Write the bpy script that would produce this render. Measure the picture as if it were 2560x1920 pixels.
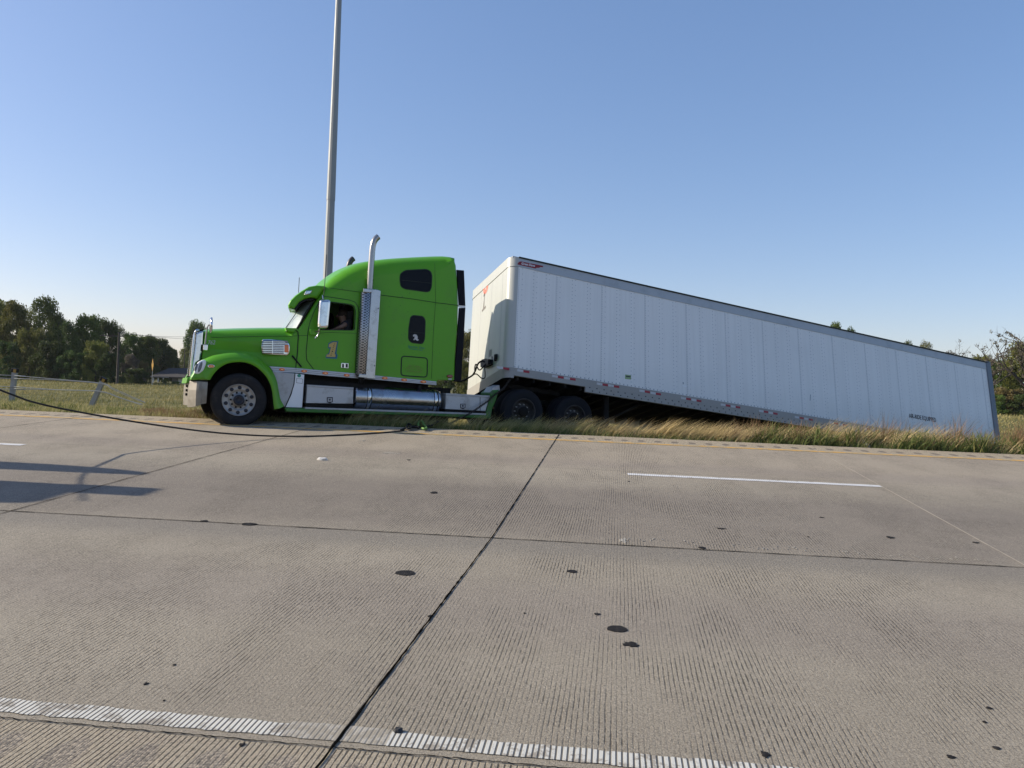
import bpy, bmesh, math, random
import numpy as np
from mathutils import Vector, Matrix
from mathutils.geometry import tessellate_polygon
random.seed(7); RNG = np.random.default_rng(11)
for o in list(bpy.data.objects): bpy.data.objects.remove(o)
S = bpy.context.scene; COL = S.collection
PI = math.pi

# ------------------------------------------------------------------ camera
F = 1900.0                                   # focal length in pixels of a 2560 px wide frame
def nrm(v): v = np.array(v, float); return v/np.linalg.norm(v)
def cray(x, y): return np.array([(x-1280)/F, (y-960)/F, 1.0])
_up = nrm([.0402, -1, -.00263])
_vx = nrm([-22940, -893, 1900]); _vy = nrm([268, -105, 1900])
_X = -_vx; _X = nrm(_X-_up*_X.dot(_up)); _Y = np.cross(_up, _X)
R = np.array([_X, _Y, _up])
NR = R@nrm(-np.cross(_vx, _vy)); NR = NR if NR[2] > 0 else -NR
CAM = np.array([0, 0, 1.8/NR[2]])
cd = bpy.data.cameras.new('camera'); cam = bpy.data.objects.new('camera', cd); COL.objects.link(cam)
cd.sensor_width = 36; cd.lens = F/2560*36; cd.clip_start = .05; cd.clip_end = 5000
cx, cy, cz = R@np.array([1, 0, 0]), R@np.array([0, -1, 0]), R@np.array([0, 0, -1])
cam.matrix_world = Matrix(((cx[0], cy[0], cz[0], 0), (cx[1], cy[1], cz[1], 0), (cx[2], cy[2], cz[2], CAM[2]), (0, 0, 0, 1)))
S.camera = cam
# ------------------------------------------------------------------ sky, sun, exposure
SUN_EL = math.radians(26); SUN_TRAVEL = Vector((math.cos(SUN_EL)*.999, math.cos(SUN_EL)*.02, -math.sin(SUN_EL)))
w = bpy.data.worlds.new('World'); S.world = w; w.use_nodes = True
nt = w.node_tree; nt.nodes.clear()
sky = nt.nodes.new('ShaderNodeTexSky'); sky.sky_type = 'NISHITA'; sky.sun_disc = False
sky.sun_elevation = SUN_EL; sky.sun_rotation = math.radians(-90)
sky.air_density = 1.0; sky.dust_density = .9; sky.ozone_density = 3.0; sky.altitude = 150
bg = nt.nodes.new('ShaderNodeBackground'); bg.inputs[1].default_value = .222
wo = nt.nodes.new('ShaderNodeOutputWorld'); tint = nt.nodes.new('ShaderNodeMix'); tint.data_type = 'RGBA'; tint.blend_type = 'MULTIPLY'; tint.inputs[0].default_value = 1; tint.inputs[7].default_value = (1.0, .915, 1.01, 1)
nt.links.new(sky.outputs[0], tint.inputs[6]); gm = nt.nodes.new('ShaderNodeGamma'); gm.inputs[1].default_value = .62; nt.links.new(tint.outputs[2], gm.inputs[0]); hsv = nt.nodes.new('ShaderNodeHueSaturation'); hsv.inputs['Saturation'].default_value = 1.35; nt.links.new(gm.outputs[0], hsv.inputs['Color']); nt.links.new(hsv.outputs[0], bg.inputs[0]); nt.links.new(bg.outputs[0], wo.inputs[0])
ld = bpy.data.lights.new('sun', 'SUN'); ld.energy = 5.0; ld.angle = math.radians(.55); ld.color = (1, .89, .72)
sun = bpy.data.objects.new('sun', ld); COL.objects.link(sun)
sun.rotation_euler = SUN_TRAVEL.to_track_quat('-Z', 'Y').to_euler()
S.view_settings.view_transform = 'Standard'; S.view_settings.look = 'None'; S.view_settings.gamma = 1
S.view_settings.exposure = .42
S.render.engine = 'CYCLES'
S.cycles.max_bounces = 6; S.cycles.transparent_max_bounces = 12

# ------------------------------------------------------------------ frames and pixel helpers
def on_road(x, y, dz=0):
    d = R@cray(x, y); t = -(CAM@NR)/(d@NR); p = CAM+d*t; return Vector((p[0], p[1], p[2]+dz))
def at_depth(x, y, z): return Vector(CAM+R@(cray(x, y)*z))
def at_Y(x, y, Y):
    d = R@cray(x, y); return Vector(CAM+d*(Y/d[1]))
def road_z(x, y): return -(NR[0]*x+NR[1]*y)/NR[2]
class Frame:
    def __init__(s, o, L, T, U): s.o, s.L, s.T, s.U = map(np.array, (o, L, T, U))
    def q(s, x, y, t):
        d = R@cray(x, y); o = CAM-s.o; k = (t-o@s.T)/(d@s.T); w_ = o+d*k; return (float(w_@s.L), float(w_@s.U))
    def qn(s, x, y, l):
        d = R@cray(x, y); o = CAM-s.o; k = (l-o@s.L)/(d@s.L); w_ = o+d*k; return (float(w_@s.T), float(w_@s.U))
    def w(s, l, t, u): return Vector(s.o+s.L*l+s.T*t+s.U*u)
    def matrix(s):
        return Matrix(((s.L[0], s.T[0], s.U[0], s.o[0]), (s.L[1], s.T[1], s.U[1], s.o[1]), (s.L[2], s.T[2], s.U[2], s.o[2]), (0, 0, 0, 1)))
L_ = nrm(R@nrm((3896, 300, 1900))); T_ = R@nrm((-.439, 0, .8985)); T_ = nrm(T_-L_*T_.dot(L_))
TRK = Frame(CAM+R@(cray(597, 1000)*14.3), L_, T_, np.cross(L_, T_))
Lt = nrm(R@nrm((4617, 715, 1900))); Ut = R@nrm((341, -6947, 1900)); Ut = nrm(Ut-Lt*Ut.dot(Lt))
TRL = Frame(CAM+R@(cray(1277, 639)*17.5), Lt, np.cross(Ut, Lt), Ut)
def crop(x0, y0, k): return lambda x, y: (x0+x*k, y0+y*k)
c1 = crop(440, 780, .18083); c2 = crop(700, 620, .217); c3 = crop(660, 860, .27125); c4 = crop(1100, 820, .18083)
c5 = crop(1140, 600, .15371); c6 = crop(0, 700, .23508); c7 = crop(1960, 760, .27125); c8 = crop(1400, 900, .27125)
cg = crop(440, 800, .15666); ch = crop(960, 960, .14467); ct = crop(1140, 860, .07233); cs = crop(990, 860, .09042)
cw = crop(720, 730, .09042); cb = crop(0, 1040, .4973)
def Q(c, pts, t, fr=None):
    fr = fr or TRK; return [fr.q(*c(x, y), t) for x, y in pts]

# ------------------------------------------------------------------ mesh builder
class MB:
    def __init__(s): s.v = []; s.f = []; s.m = []; s.s = []
    def add(s, vs, fs, mi=0, smooth=False):
        b = len(s.v); s.v += [tuple(v) for v in vs]
        for f in fs: s.f.append(tuple(i+b for i in f)); s.m.append(mi); s.s.append(smooth)
    def box(s, c, d, mi=0, rot=None, bev=0.0):
        x, y, z = d[0]/2, d[1]/2, d[2]/2
        bm = bmesh.new(); bmesh.ops.create_cube(bm, size=1)
        for v in bm.verts: v.co = Vector((v.co.x*d[0], v.co.y*d[1], v.co.z*d[2]))
        if bev: bmesh.ops.bevel(bm, geom=list(bm.edges), offset=bev, segments=2, affect='EDGES', profile=.5)
        M = (rot if rot is not None else Matrix.Identity(3))
        s.add([M@v.co+Vector(c) for v in bm.verts], [[v.index for v in f.verts] for f in bm.faces], mi); bm.free()
    def tube(s, pts, r, n=8, mi=0, caps=True):
        pts = [Vector(p) for p in pts]; rs = r if hasattr(r, '__len__') else [r]*len(pts)
        vs = []; fs = []; ref = None
        for i, p in enumerate(pts):
            d = (pts[min(i+1, len(pts)-1)]-pts[max(i-1, 0)])
            d = d.normalized() if d.length > 1e-9 else Vector((0, 0, 1))
            if ref is None: ref = d.orthogonal().normalized()
            a = (ref-d*ref.dot(d)); a = a.normalized() if a.length > 1e-6 else d.orthogonal().normalized(); ref = a; b = d.cross(a)
            for k in range(n): vs.append(p+(a*math.cos(2*PI*k/n)+b*math.sin(2*PI*k/n))*rs[i])
        for i in range(len(pts)-1):
            for k in range(n): fs.append((i*n+k, i*n+(k+1) % n, (i+1)*n+(k+1) % n, (i+1)*n+k))
        s.add(vs, fs, mi, True)
        if caps: s.add([v for v in vs[:n]], [tuple(range(n))[::-1]], mi); s.add([v for v in vs[-n:]], [tuple(range(n))], mi)
    def cyl(s, a, b, r0, r1=None, n=16, mi=0): s.tube([a, b], [r0, r0 if r1 is None else r1], n, mi)
    def lathe(s, prof, c, axis=(0, 1, 0), n=40, mi=0):
        ax = Vector(axis).normalized(); a = ax.orthogonal().normalized(); b = ax.cross(a); c = Vector(c); vs = []; fs = []
        for r, h in prof:
            for k in range(n): vs.append(c+ax*h+(a*math.cos(2*PI*k/n)+b*math.sin(2*PI*k/n))*r)
        for i in range(len(prof)-1):
            for k in range(n): fs.append((i*n+k, (i+1)*n+k, (i+1)*n+(k+1) % n, i*n+(k+1) % n))
        s.add(vs, fs, mi, True)
    def plate(s, pts, t0, t1, mi=0, bev=0.0, holes=(), fn=None, back=True):
        """outline in the (l,u) plane, near face at t0, far face at t1, near edge chamfered by bev"""
        fn = fn or (lambda l, u, t: (l, t, u))
        pts = ccw(pts); nn = normals(pts)
        fr = [(p[0]-m[0]*bev, p[1]-m[1]*bev) for p, m in zip(pts, nn)]
        hs = [list(reversed(ccw(h))) for h in holes]
        polys = [[Vector((p[0], p[1], 0)) for p in fr]]+[[Vector((p[0], p[1], 0)) for p in h] for h in hs]
        tri = tessellate_polygon(polys); flat = [p for q in polys for p in q]
        s.add([fn(p.x, p.y, t0) for p in flat], tri, mi)
        if back: s.add([fn(p.x, p.y, t1) for p in flat], tri, mi)
        n = len(pts); ring = []
        st = [(fr, t0)]
        if bev: st.append(([(p[0]-m[0]*bev*.3, p[1]-m[1]*bev*.3) for p, m in zip(pts, nn)], t0+bev*.3)); st.append((pts, t0+bev))
        st.append((pts, t1))
        vs = [fn(p[0], p[1], t) for P_, t in st for p in P_]
        fs = [(a*n+i, a*n+(i+1) % n, (a+1)*n+(i+1) % n, (a+1)*n+i) for a in range(len(st)-1) for i in range(n)]
        s.add(vs, fs, mi)
        for h in hs:
            m = len(h); s.add([fn(p[0], p[1], t0) for p in h]+[fn(p[0], p[1], t1) for p in h], [(i, (i+1) % m, m+(i+1) % m, m+i) for i in range(m)], mi)
    def shell(s, outl, t0, tmid, crown=0.0, mi=0, holes=(), depth=.05, sides=(1, 1)):
        """hollow body: flat sides with holes, rounded over to a crowned top; outl = (l,u,r)"""
        pts = [(p[0], p[1]) for p in outl]
        if area(pts) < 0: outl = list(reversed(outl)); pts = [(p[0], p[1]) for p in outl]
        nn = normals(pts); n = len(pts); tf = t0 if callable(t0) else (lambda l: t0); K = 6
        inner = [(p[0]-m[0]*o[2], p[1]-m[1]*o[2]) for p, m, o in zip(pts, nn, outl)]
        for side in (0, 1):
            if not sides[side]: continue
            mt = (lambda t: t) if side == 0 else (lambda t: 2*tmid-t)
            hs = [list(reversed(ccw(h))) for h in holes]
            polys = [[Vector((p[0], p[1], 0)) for p in inner]]+[[Vector((p[0], p[1], 0)) for p in h] for h in hs]
            tri = tessellate_polygon(polys); flat = [p for q in polys for p in q]
            s.add([(p.x, mt(tf(p.x)), p.y) for p in flat], tri, mi)
            for h in hs:
                m = len(h); s.add([(p[0], mt(tf(p[0])), p[1]) for p in h]+[(p[0], mt(tf(p[0])+depth), p[1]) for p in h], [(i, (i+1) % m, m+(i+1) % m, m+i) for i in range(m)], mi)
            rows = []
            for k in range(K+1):
                a = PI/2*k/K; rows.append([(p[0]-m[0]*o[2]*(1-math.sin(a)), mt(tf(p[0])+o[2]*(1-math.cos(a))), p[1]-m[1]*o[2]*(1-math.sin(a))) for p, m, o in zip(pts, nn, outl)])
            for k in range(1, 5):
                e = k/4; cr = crown*(1-(1-e)**2)
                rows.append([(p[0]+m[0]*cr*(o[2] > .03), mt(tf(p[0])+o[2]+(tmid-tf(p[0])-o[2])*e), p[1]+m[1]*cr*(o[2] > .03)) for p, m, o in zip(pts, nn, outl)])
            s.add([v for r in rows for v in r], [(a*n+i, a*n+(i+1) % n, (a+1)*n+(i+1) % n, (a+1)*n+i) for a in range(len(rows)-1) for i in range(n)], mi, True)
    def build(s, name, mats, parent=None, matrix=None, fix=True):
        me = bpy.data.meshes.new(name); me.from_pydata(s.v, [], s.f)
        mats = mats if isinstance(mats, (list, tuple)) else [mats]
        for m in mats: me.materials.append(m)
        me.polygons.foreach_set('material_index', s.m); me.polygons.foreach_set('use_smooth', s.s); me.update()
        if fix:
            bm = bmesh.new(); bm.from_mesh(me); bmesh.ops.recalc_face_normals(bm, faces=bm.faces); bm.to_mesh(me); bm.free()
        o = bpy.data.objects.new(name, me); COL.objects.link(o)
        if parent is not None: o.parent = parent
        if matrix is not None: o.matrix_world = matrix
        return o
def area(p): return sum(p[i][0]*p[(i+1) % len(p)][1]-p[(i+1) % len(p)][0]*p[i][1] for i in range(len(p)))/2
def ccw(p): p = [tuple(x) for x in p]; return p if area(p) > 0 else p[::-1]
def normals(p):
    n = len(p); out = []
    for i in range(n):
        a = Vector(p[i])-Vector(p[i-1]); b = Vector(p[(i+1) % n])-Vector(p[i])
        a = a.normalized() if a.length else a; b = b.normalized() if b.length else b
        m1 = Vector((a.y, -a.x)); m2 = Vector((b.y, -b.x)); m = m1+m2
        m = m.normalized() if m.length > 1e-6 else m1
        out.append(m/max(.5, m.dot(m1)))
    return out
def rpoly(p, r, k=4):
    """round the corners of a polygon"""
    out = []; n = len(p)
    for i in range(n):
        P = Vector(p[i]); A = Vector(p[i-1])-P; B = Vector(p[(i+1) % n])-P
        ri = min(r, A.length*.45, B.length*.45); a = P+A.normalized()*ri; b = P+B.normalized()*ri
        for j in range(k+1):
            e = j/k; out.append(tuple(a*(1-e)**2+P*2*e*(1-e)+b*e*e))
    return out
def ring(p, w_):
    """the same outline grown outward by w_"""
    p = ccw(p); return [(a[0]+m[0]*w_, a[1]+m[1]*w_) for a, m in zip(p, normals(p))]
def ell(c, a, b, n=20, rot=0):
    return [(c[0]+a*math.cos(2*PI*i/n)*math.cos(rot)-b*math.sin(2*PI*i/n)*math.sin(rot), c[1]+a*math.cos(2*PI*i/n)*math.sin(rot)+b*math.sin(2*PI*i/n)*math.cos(rot)) for i in range(n)]
def smooth_path(p, k=4):
    out = []; n = len(p); p = [Vector(x) for x in p]
    for i in range(n-1):
        a, b, c, d = p[max(i-1, 0)], p[i], p[i+1], p[min(i+2, n-1)]
        for j in range(k):
            t = j/k; out.append(.5*((2*b)+(c-a)*t+(2*a-5*b+4*c-d)*t*t+(3*b-a-3*c+d)*t**3))
    out.append(p[-1]); return out
def empty(name, label, cat, matrix=None, loc=None, group=None):
    o = bpy.data.objects.new(name, None); COL.objects.link(o); o.empty_display_size = .3
    o['label'] = label; o['category'] = cat
    if group: o['group'] = group
    if matrix is not None: o.matrix_world = matrix
    if loc is not None: o.location = loc
    return o
def tag(o, label, cat, group=None, kind=None):
    o['label'] = label; o['category'] = cat
    if group: o['group'] = group
    if kind: o['kind'] = kind
    return o
def text_mb(mb, s, fr, p0, p1, hpx, t, mi=0, shear=0.0, off=.002, bold=0.0, plane='side'):
    """letters lying on a frame's side plane, baseline from pixel p0 to pixel p1"""
    cu = bpy.data.curves.new('txt', 'FONT'); cu.body = s; cu.size = 1; cu.shear = shear; cu.offset = bold; cu.resolution_u = 2
    ob = bpy.data.objects.new('txt', cu); COL.objects.link(ob); dg = bpy.context.evaluated_depsgraph_get()
    me = bpy.data.meshes.new_from_object(ob.evaluated_get(dg)); vs = [v.co.copy() for v in me.vertices]; fs = [tuple(p.vertices) for p in me.polygons]
    bpy.data.objects.remove(ob); bpy.data.meshes.remove(me)
    x0 = min(v.x for v in vs); x1 = max(v.x for v in vs); hh = .72
    q = (lambda p: fr.q(p[0], p[1], t)) if plane == 'side' else (lambda p: fr.qn(p[0], p[1], t))
    A = Vector(q(p0)); B = Vector(q(p1)); d = (B-A); up_ = Vector(q((p0[0], p0[1]-hpx)))-A
    up_ = Vector((-d.y, d.x)).normalized()*up_.length if plane == 'side' else up_
    out = []
    for v in vs:
        P = A+d*((v.x-x0)/(x1-x0))+up_*(v.y/hh)
        out.append((P.x, t-off, P.y) if plane == 'side' else (t-off, P.x, P.y))
    mb.add(out, fs, mi)

# ------------------------------------------------------------------ materials
def newmat(name):
    m = bpy.data.materials.new(name); m.use_nodes = True; n = m.node_tree; b = n.nodes['Principled BSDF']; return m, n, b
def N(n, t, **kw):
    x = n.nodes.new(t)
    for k, v in kw.items():
        if isinstance(k, str) and hasattr(x, k): setattr(x, k, v)
    return x
def lk(n, a, b): n.links.new(a, b)
def math_(n, op, a, b=None, c=None, clamp=False):
    x = n.nodes.new('ShaderNodeMath'); x.operation = op; x.use_clamp = clamp
    for i, v in enumerate((a, b, c)):
        if v is None: continue
        if isinstance(v, (int, float)): x.inputs[i].default_value = v
        else: n.links.new(v, x.inputs[i])
    return x.outputs[0]
def smooth(n, v, lo, hi):
    x = n.nodes.new('ShaderNodeMapRange'); x.interpolation_type = 'SMOOTHSTEP'; n.links.new(v, x.inputs[0])
    x.inputs[1].default_value = lo; x.inputs[2].default_value = hi; return x.outputs[0]
def mixc(n, f, a, b, mode='MIX'):
    x = n.nodes.new('ShaderNodeMix'); x.data_type = 'RGBA'; x.blend_type = mode
    for s_, v in ((x.inputs[0], f), (x.inputs[6], a), (x.inputs[7], b)):
        if isinstance(v, (int, float)): s_.default_value = v
        elif isinstance(v, tuple): s_.default_value = (*v, 1)
        else: n.links.new(v, s_)
    return x.outputs[2]
def noise(n, scale, detail=3, rough=.55, vec=None, dist=0):
    x = n.nodes.new('ShaderNodeTexNoise'); x.inputs['Scale'].default_value = scale; x.inputs['Detail'].default_value = detail
    x.inputs['Roughness'].default_value = rough; x.inputs['Distortion'].default_value = dist
    if vec is not None: n.links.new(vec, x.inputs['Vector'])
    return x.outputs[0]
def objc(n): return n.nodes.new('ShaderNodeTexCoord').outputs['Object']
def mapv(n, v, scale=(1, 1, 1), rot=(0, 0, 0), loc=(0, 0, 0)):
    x = n.nodes.new('ShaderNodeMapping'); n.links.new(v, x.inputs[0]); x.inputs['Scale'].default_value = scale
    x.inputs['Rotation'].default_value = rot; x.inputs['Location'].default_value = loc; return x.outputs[0]
def bump(n, b, h, strength=.3, dist=.01):
    x = n.nodes.new('ShaderNodeBump'); x.inputs['Strength'].default_value = strength; x.inputs['Distance'].default_value = dist
    n.links.new(h, x.inputs['Height']); n.links.new(x.outputs[0], b.inputs['Normal'])
def simple(name, col, rough=.5, metal=0.0, var=.12, vscale=3.0, coat=0.0, bmp=0.0, bscale=40, dirt=None, dscale=2.0, damt=.5, spec=.5):
    m, n, b = newmat(name); v = objc(n)
    nz = noise(n, vscale, 4, .6, v)
    c = mixc(n, nz, tuple(x*(1-var) for x in col), tuple(min(1, x*(1+var)) for x in col))
    if dirt:
        d = smooth(n, noise(n, dscale, 6, .65, v), .48, .72); c = mixc(n, math_(n, 'MULTIPLY', d, damt), c, dirt)
    lk(n, c, b.inputs['Base Color'])
    b.inputs['Metallic'].default_value = metal; b.inputs['Coat Weight'].default_value = coat; b.inputs['Coat Roughness'].default_value = .06
    b.inputs['Specular IOR Level'].default_value = spec
    rr = math_(n, 'MULTIPLY_ADD', nz, rough*.4, rough*.8); lk(n, rr, b.inputs['Roughness'])
    if bmp: bump(n, b, noise(n, bscale, 3, .6, v), bmp, .01)
    return m
def setp(m, **kw):
    b = m.node_tree.nodes['Principled BSDF']
    for k, v in kw.items(): b.inputs[k.replace('_', ' ')].default_value = v
    return m
M = {}
M['green'] = simple('green_paint', (.098, .345, .012), .36, 0, .06, 1.2, coat=.15, dirt=(.10, .14, .05), dscale=3.0, damt=.14, spec=.25)
_n = M['green'].node_tree; _b = _n.nodes['Principled BSDF']; _c = _b.inputs['Base Color'].links[0].from_socket; _v = objc(_n); _s = _n.nodes.new('ShaderNodeSeparateXYZ'); lk(_n, _v, _s.inputs[0])
_d = smooth(_n, math_(_n, 'ADD', _s.outputs[2], math_(_n, 'MULTIPLY', noise(_n, 3, 6, .7, _v), .9)), 1.35, .55); _k = smooth(_n, noise(_n, 22, 2, .5, _v), .72, .76)
_c2 = mixc(_n, math_(_n, 'MULTIPLY', _d, .16), _c, (.20, .19, .13)); _c2 = mixc(_n, math_(_n, 'MULTIPLY', _k, .6), _c2, (.02, .03, .015)); lk(_n, _c2, _b.inputs['Base Color'])
M['green_scuff'] = simple('scuffed_green_paint', (.035, .15, .018), .55, 0, .3, 5, dirt=(.09, .10, .08), dscale=11, damt=.85, bmp=.3, bscale=8)
M['chrome'] = simple('chrome', (.62, .64, .66), .13, 1, .06, 6, dirt=(.3, .3, .29), dscale=8, damt=.35)
M['chrome_dull'] = simple('dusty_chrome', (.25, .235, .205), .45, .6, .18, 5, dirt=(.17, .15, .125), dscale=4, damt=.7, bmp=.15, bscale=3)
M['alu'] = simple('polished_aluminium', (.42, .43, .45), .26, 1, .12, 3, dirt=(.17, .16, .15), dscale=7, damt=.5)
M['stripe'] = simple('ribbed_bright_trim', (.40, .43, .48), .35, .7, .08, 3, dirt=(.25, .25, .25), dscale=6, damt=.4)
M['rimface'] = simple('dusty_polished_rim', (.29, .285, .275), .42, .6, .15, 9, dirt=(.20, .165, .13), dscale=7, damt=.7)
M['lens'] = simple('clear_lamp_lens', (.05, .065, .10), .12, .3, .4, 12, coat=.6)
M['alu_panel'] = simple('brushed_aluminium_panel', (.36, .37, .39), .42, .4, .12, 3, dirt=(.2, .19, .17), dscale=6, damt=.5)
M['black'] = simple('black_plastic', (.006, .006, .007), .5, 0, .3, 6, spec=.2)
M['navy'] = simple('black_fairing', (.003, .004, .009), .5, 0, .2, 3, spec=.15)
M['seam'] = simple('rubber_seam', (.006, .012, .006), .7, 0, .2, 10)
M['frame'] = simple('chassis_black', (.009, .0085, .008), .7, .0, .4, 8, dirt=(.022, .019, .015), dscale=6, damt=.6, spec=.15)
M['rubber'] = simple('tyre_rubber', (.017, .017, .019), .75, 0, .25, 7, dirt=(.055, .05, .042), dscale=6, damt=.5, bmp=.2, bscale=30, spec=.2)
M['rubber_dark'] = simple('shade_darkened_tyre_rubber', (.011, .013, .018), .85, 0, .25, 7, dirt=(.015, .014, .013), dscale=6, damt=.6, bmp=.2, bscale=30, spec=.2)  # darker copy of the tyre rubber, with deep shade put into the colour
M['glass'] = setp(simple('tinted_glass', (.003, .004, .008), .08, 0, .1, 3, spec=.12), IOR=1.5)
M['screen'] = setp(simple('dusty_windshield', (.26, .32, .33), .30, 0, .2, 9, dirt=(.45, .47, .45), dscale=22, damt=.5, spec=.8), IOR=1.6)
M['amber'] = simple('amber_lens', (.80, .16, .02), .2, 0, .2, 60, coat=.6)
M['amberc'] = simple('amber_lens_core', (1.0, .48, .22), .25, 0, .1, 60, coat=.6)
M['redl'] = simple('red_lens', (.18, .012, .008), .2, 0, .2, 60, coat=.6)
M['white'] = simple('white_paint', (.75, .77, .80), .35, 0, .04, 4, coat=.3)
M['tan'] = simple('tan_decal', (.50, .36, .11), .5, 0, .05, 8)
M['blue'] = simple('blue_decal', (.015, .115, .19), .5, 0, .05, 8)
M['fadeblue'] = simple('faded_blue_lettering', (.02, .16, .14), .6, 0, .3, 30)
M['fadetan'] = simple('faded_tan_lettering', (.16, .25, .03), .6, 0, .3, 30)
M['silver'] = simple('silver_lettering', (.40, .42, .40), .4, .2, .1, 20)
M['ink'] = simple('dark_lettering', (.012, .014, .022), .6, 0, .1, 20)
M['red'] = simple('red_decal', (.22, .010, .016), .5, 0, .1, 12)
M['redtape'] = simple('red_reflective_tape', (.30, .012, .02), .4, 0, .2, 30)
M['whitetape'] = simple('white_reflective_tape', (.50, .50, .50), .4, 0, .15, 30, dirt=(.3, .28, .25), dscale=20)
M['palered'] = simple('faded_red_sticker', (.72, .20, .14), .5, 0, .08, 12)
M['cloth'] = simple('dark_shirt', (.02, .022, .035), .9, 0, .2, 20)
M['skin'] = simple('skin', (.26, .155, .115), .55, 0, .08, 12)
M['hair'] = simple('dark_hair', (.03, .02, .015), .8, 0, .2, 30)
M['inside'] = simple('dark_cab_trim', (.018, .018, .02), .8, 0, .2, 8)
M['steel'] = simple('galvanised_steel', (.27, .28, .28), .55, .3, .16, 2.2, dirt=(.24, .25, .25), dscale=5, damt=.4)
M['polesteel'] = simple('weathered_pole_steel', (.27, .29, .30), .6, .2, .18, 1.2, dirt=(.28, .29, .29), dscale=3, damt=.5)
M['wire'] = simple('wire_rope', (.02, .018, .016), .7, .2, .3, 30)
M['chain'] = simple('chain_steel', (.035, .03, .028), .6, .5, .3, 30)
M['hook'] = simple('green_hook_paint', (.12, .24, .05), .5, .1, .25, 30)
M['yellow'] = simple('yellow_sign', (.30, .165, .012), .5, 0, .1, 8)
M['wood'] = simple('weathered_wood', (.055, .045, .038), .85, 0, .25, 6)
M['roof'] = simple('dark_shingles', (.040, .037, .037), .9, 0, .2, 2.5, bmp=.3, bscale=6)
M['siding'] = simple('grey_siding', (.20, .20, .21), .7, 0, .08, 2)
M['brick'] = simple('red_brick', (.12, .055, .045), .85, 0, .2, 5)
M['rag'] = simple('dirty_white_plastic', (.62, .60, .56), .6, 0, .15, 25)
M['tar'] = simple('black_tar', (.018, .017, .017), .8, 0, .4, 60, dirt=(.05, .044, .038), dscale=30, damt=.6, bmp=.4, bscale=120, spec=.15)
M['stone'] = simple('dark_stone', (.03, .03, .032), .8, 0, .3, 60, bmp=.6, bscale=70)
M['bark'] = simple('tree_bark', (.060, .048, .038), .9, 0, .25, 4, bmp=.3, bscale=20)
M['barkpale'] = simple('pale_dead_bark', (.17, .145, .12), .9, 0, .25, 4)
def leafmat(name, a, b_):
    m, n, b = newmat(name); v = objc(n)
    g = n.nodes.new('ShaderNodeNewGeometry')
    nz = noise(n, .55, 3, .6, v); c = mixc(n, smooth(n, nz, .36, .64), a, b_)
    c = mixc(n, math_(n, 'MULTIPLY', g.outputs['Random Per Island'], .45), c, tuple(x*.45 for x in a))
    oi = n.nodes.new('ShaderNodeObjectInfo'); hs = n.nodes.new('ShaderNodeHueSaturation'); lk(n, c, hs.inputs['Color'])
    lk(n, math_(n, 'MULTIPLY_ADD', oi.outputs['Random'], .5, .75), hs.inputs['Value']); lk(n, math_(n, 'MULTIPLY_ADD', oi.outputs['Random'], .03, .485), hs.inputs['Hue'])
    lk(n, hs.outputs[0], b.inputs['Base Color']); b.inputs['Roughness'].default_value = .7; b.inputs['Specular IOR Level'].default_value = .25
    t = n.nodes.new('ShaderNodeBsdfTranslucent'); lk(n, hs.outputs[0], t.inputs[0]); mx = n.nodes.new('ShaderNodeMixShader'); mx.inputs[0].default_value = .28
    out = n.nodes['Material Output']; lk(n, b.outputs[0], mx.inputs[1]); lk(n, t.outputs[0], mx.inputs[2]); lk(n, mx.outputs[0], out.inputs[0]); return m
M['leaf_dark'] = leafmat('dark_leaves', (.050, .082, .022), (.095, .130, .032))
M['leaf_olive'] = leafmat('olive_leaves', (.125, .145, .032), (.22, .215, .05))
M['leaf_mid'] = leafmat('mid_green_leaves', (.078, .120, .026), (.14, .180, .038))
M['leaf_rust'] = leafmat('rusty_leaves', (.13, .10, .04), (.19, .15, .055))
M['leaf_grey'] = leafmat('sparse_grey_leaves', (.13, .12, .09), (.18, .16, .11))
def grassmat(name, a, b_, c_, sc=1.2):
    m, n, b = newmat(name); v = objc(n); g = n.nodes.new('ShaderNodeNewGeometry')
    c = mixc(n, smooth(n, noise(n, sc, 4, .6, v), .38, .62), a, b_)
    c = mixc(n, smooth(n, g.outputs['Random Per Island'], .55, 1.0), c, c_)
    lk(n, c, b.inputs['Base Color']); b.inputs['Roughness'].default_value = .65; b.inputs['Specular IOR Level'].default_value = .3
    t = n.nodes.new('ShaderNodeBsdfTranslucent'); lk(n, c, t.inputs[0]); mx = n.nodes.new('ShaderNodeMixShader'); mx.inputs[0].default_value = .3
    out = n.nodes['Material Output']; lk(n, b.outputs[0], mx.inputs[1]); lk(n, t.outputs[0], mx.inputs[2]); lk(n, mx.outputs[0], out.inputs[0]); return m
M['g_short'] = grassmat('verge_grass_blades', (.25, .25, .09), (.33, .30, .12), (.48, .41, .22))
M['g_tall'] = grassmat('dry_tall_grass_blades', (.50, .38, .18), (.60, .46, .25), (.30, .26, .10), .9)
M['g_green'] = grassmat('green_weed_blades', (.085, .125, .03), (.13, .16, .045), (.22, .2, .07))
M['g_red'] = grassmat('reddish_weed_blades', (.22, .12, .07), (.28, .18, .10), (.15, .13, .05))
M['g_field'] = grassmat('field_grass_blades', (.15, .15, .045), (.27, .23, .085), (.36, .30, .13), .16)

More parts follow.
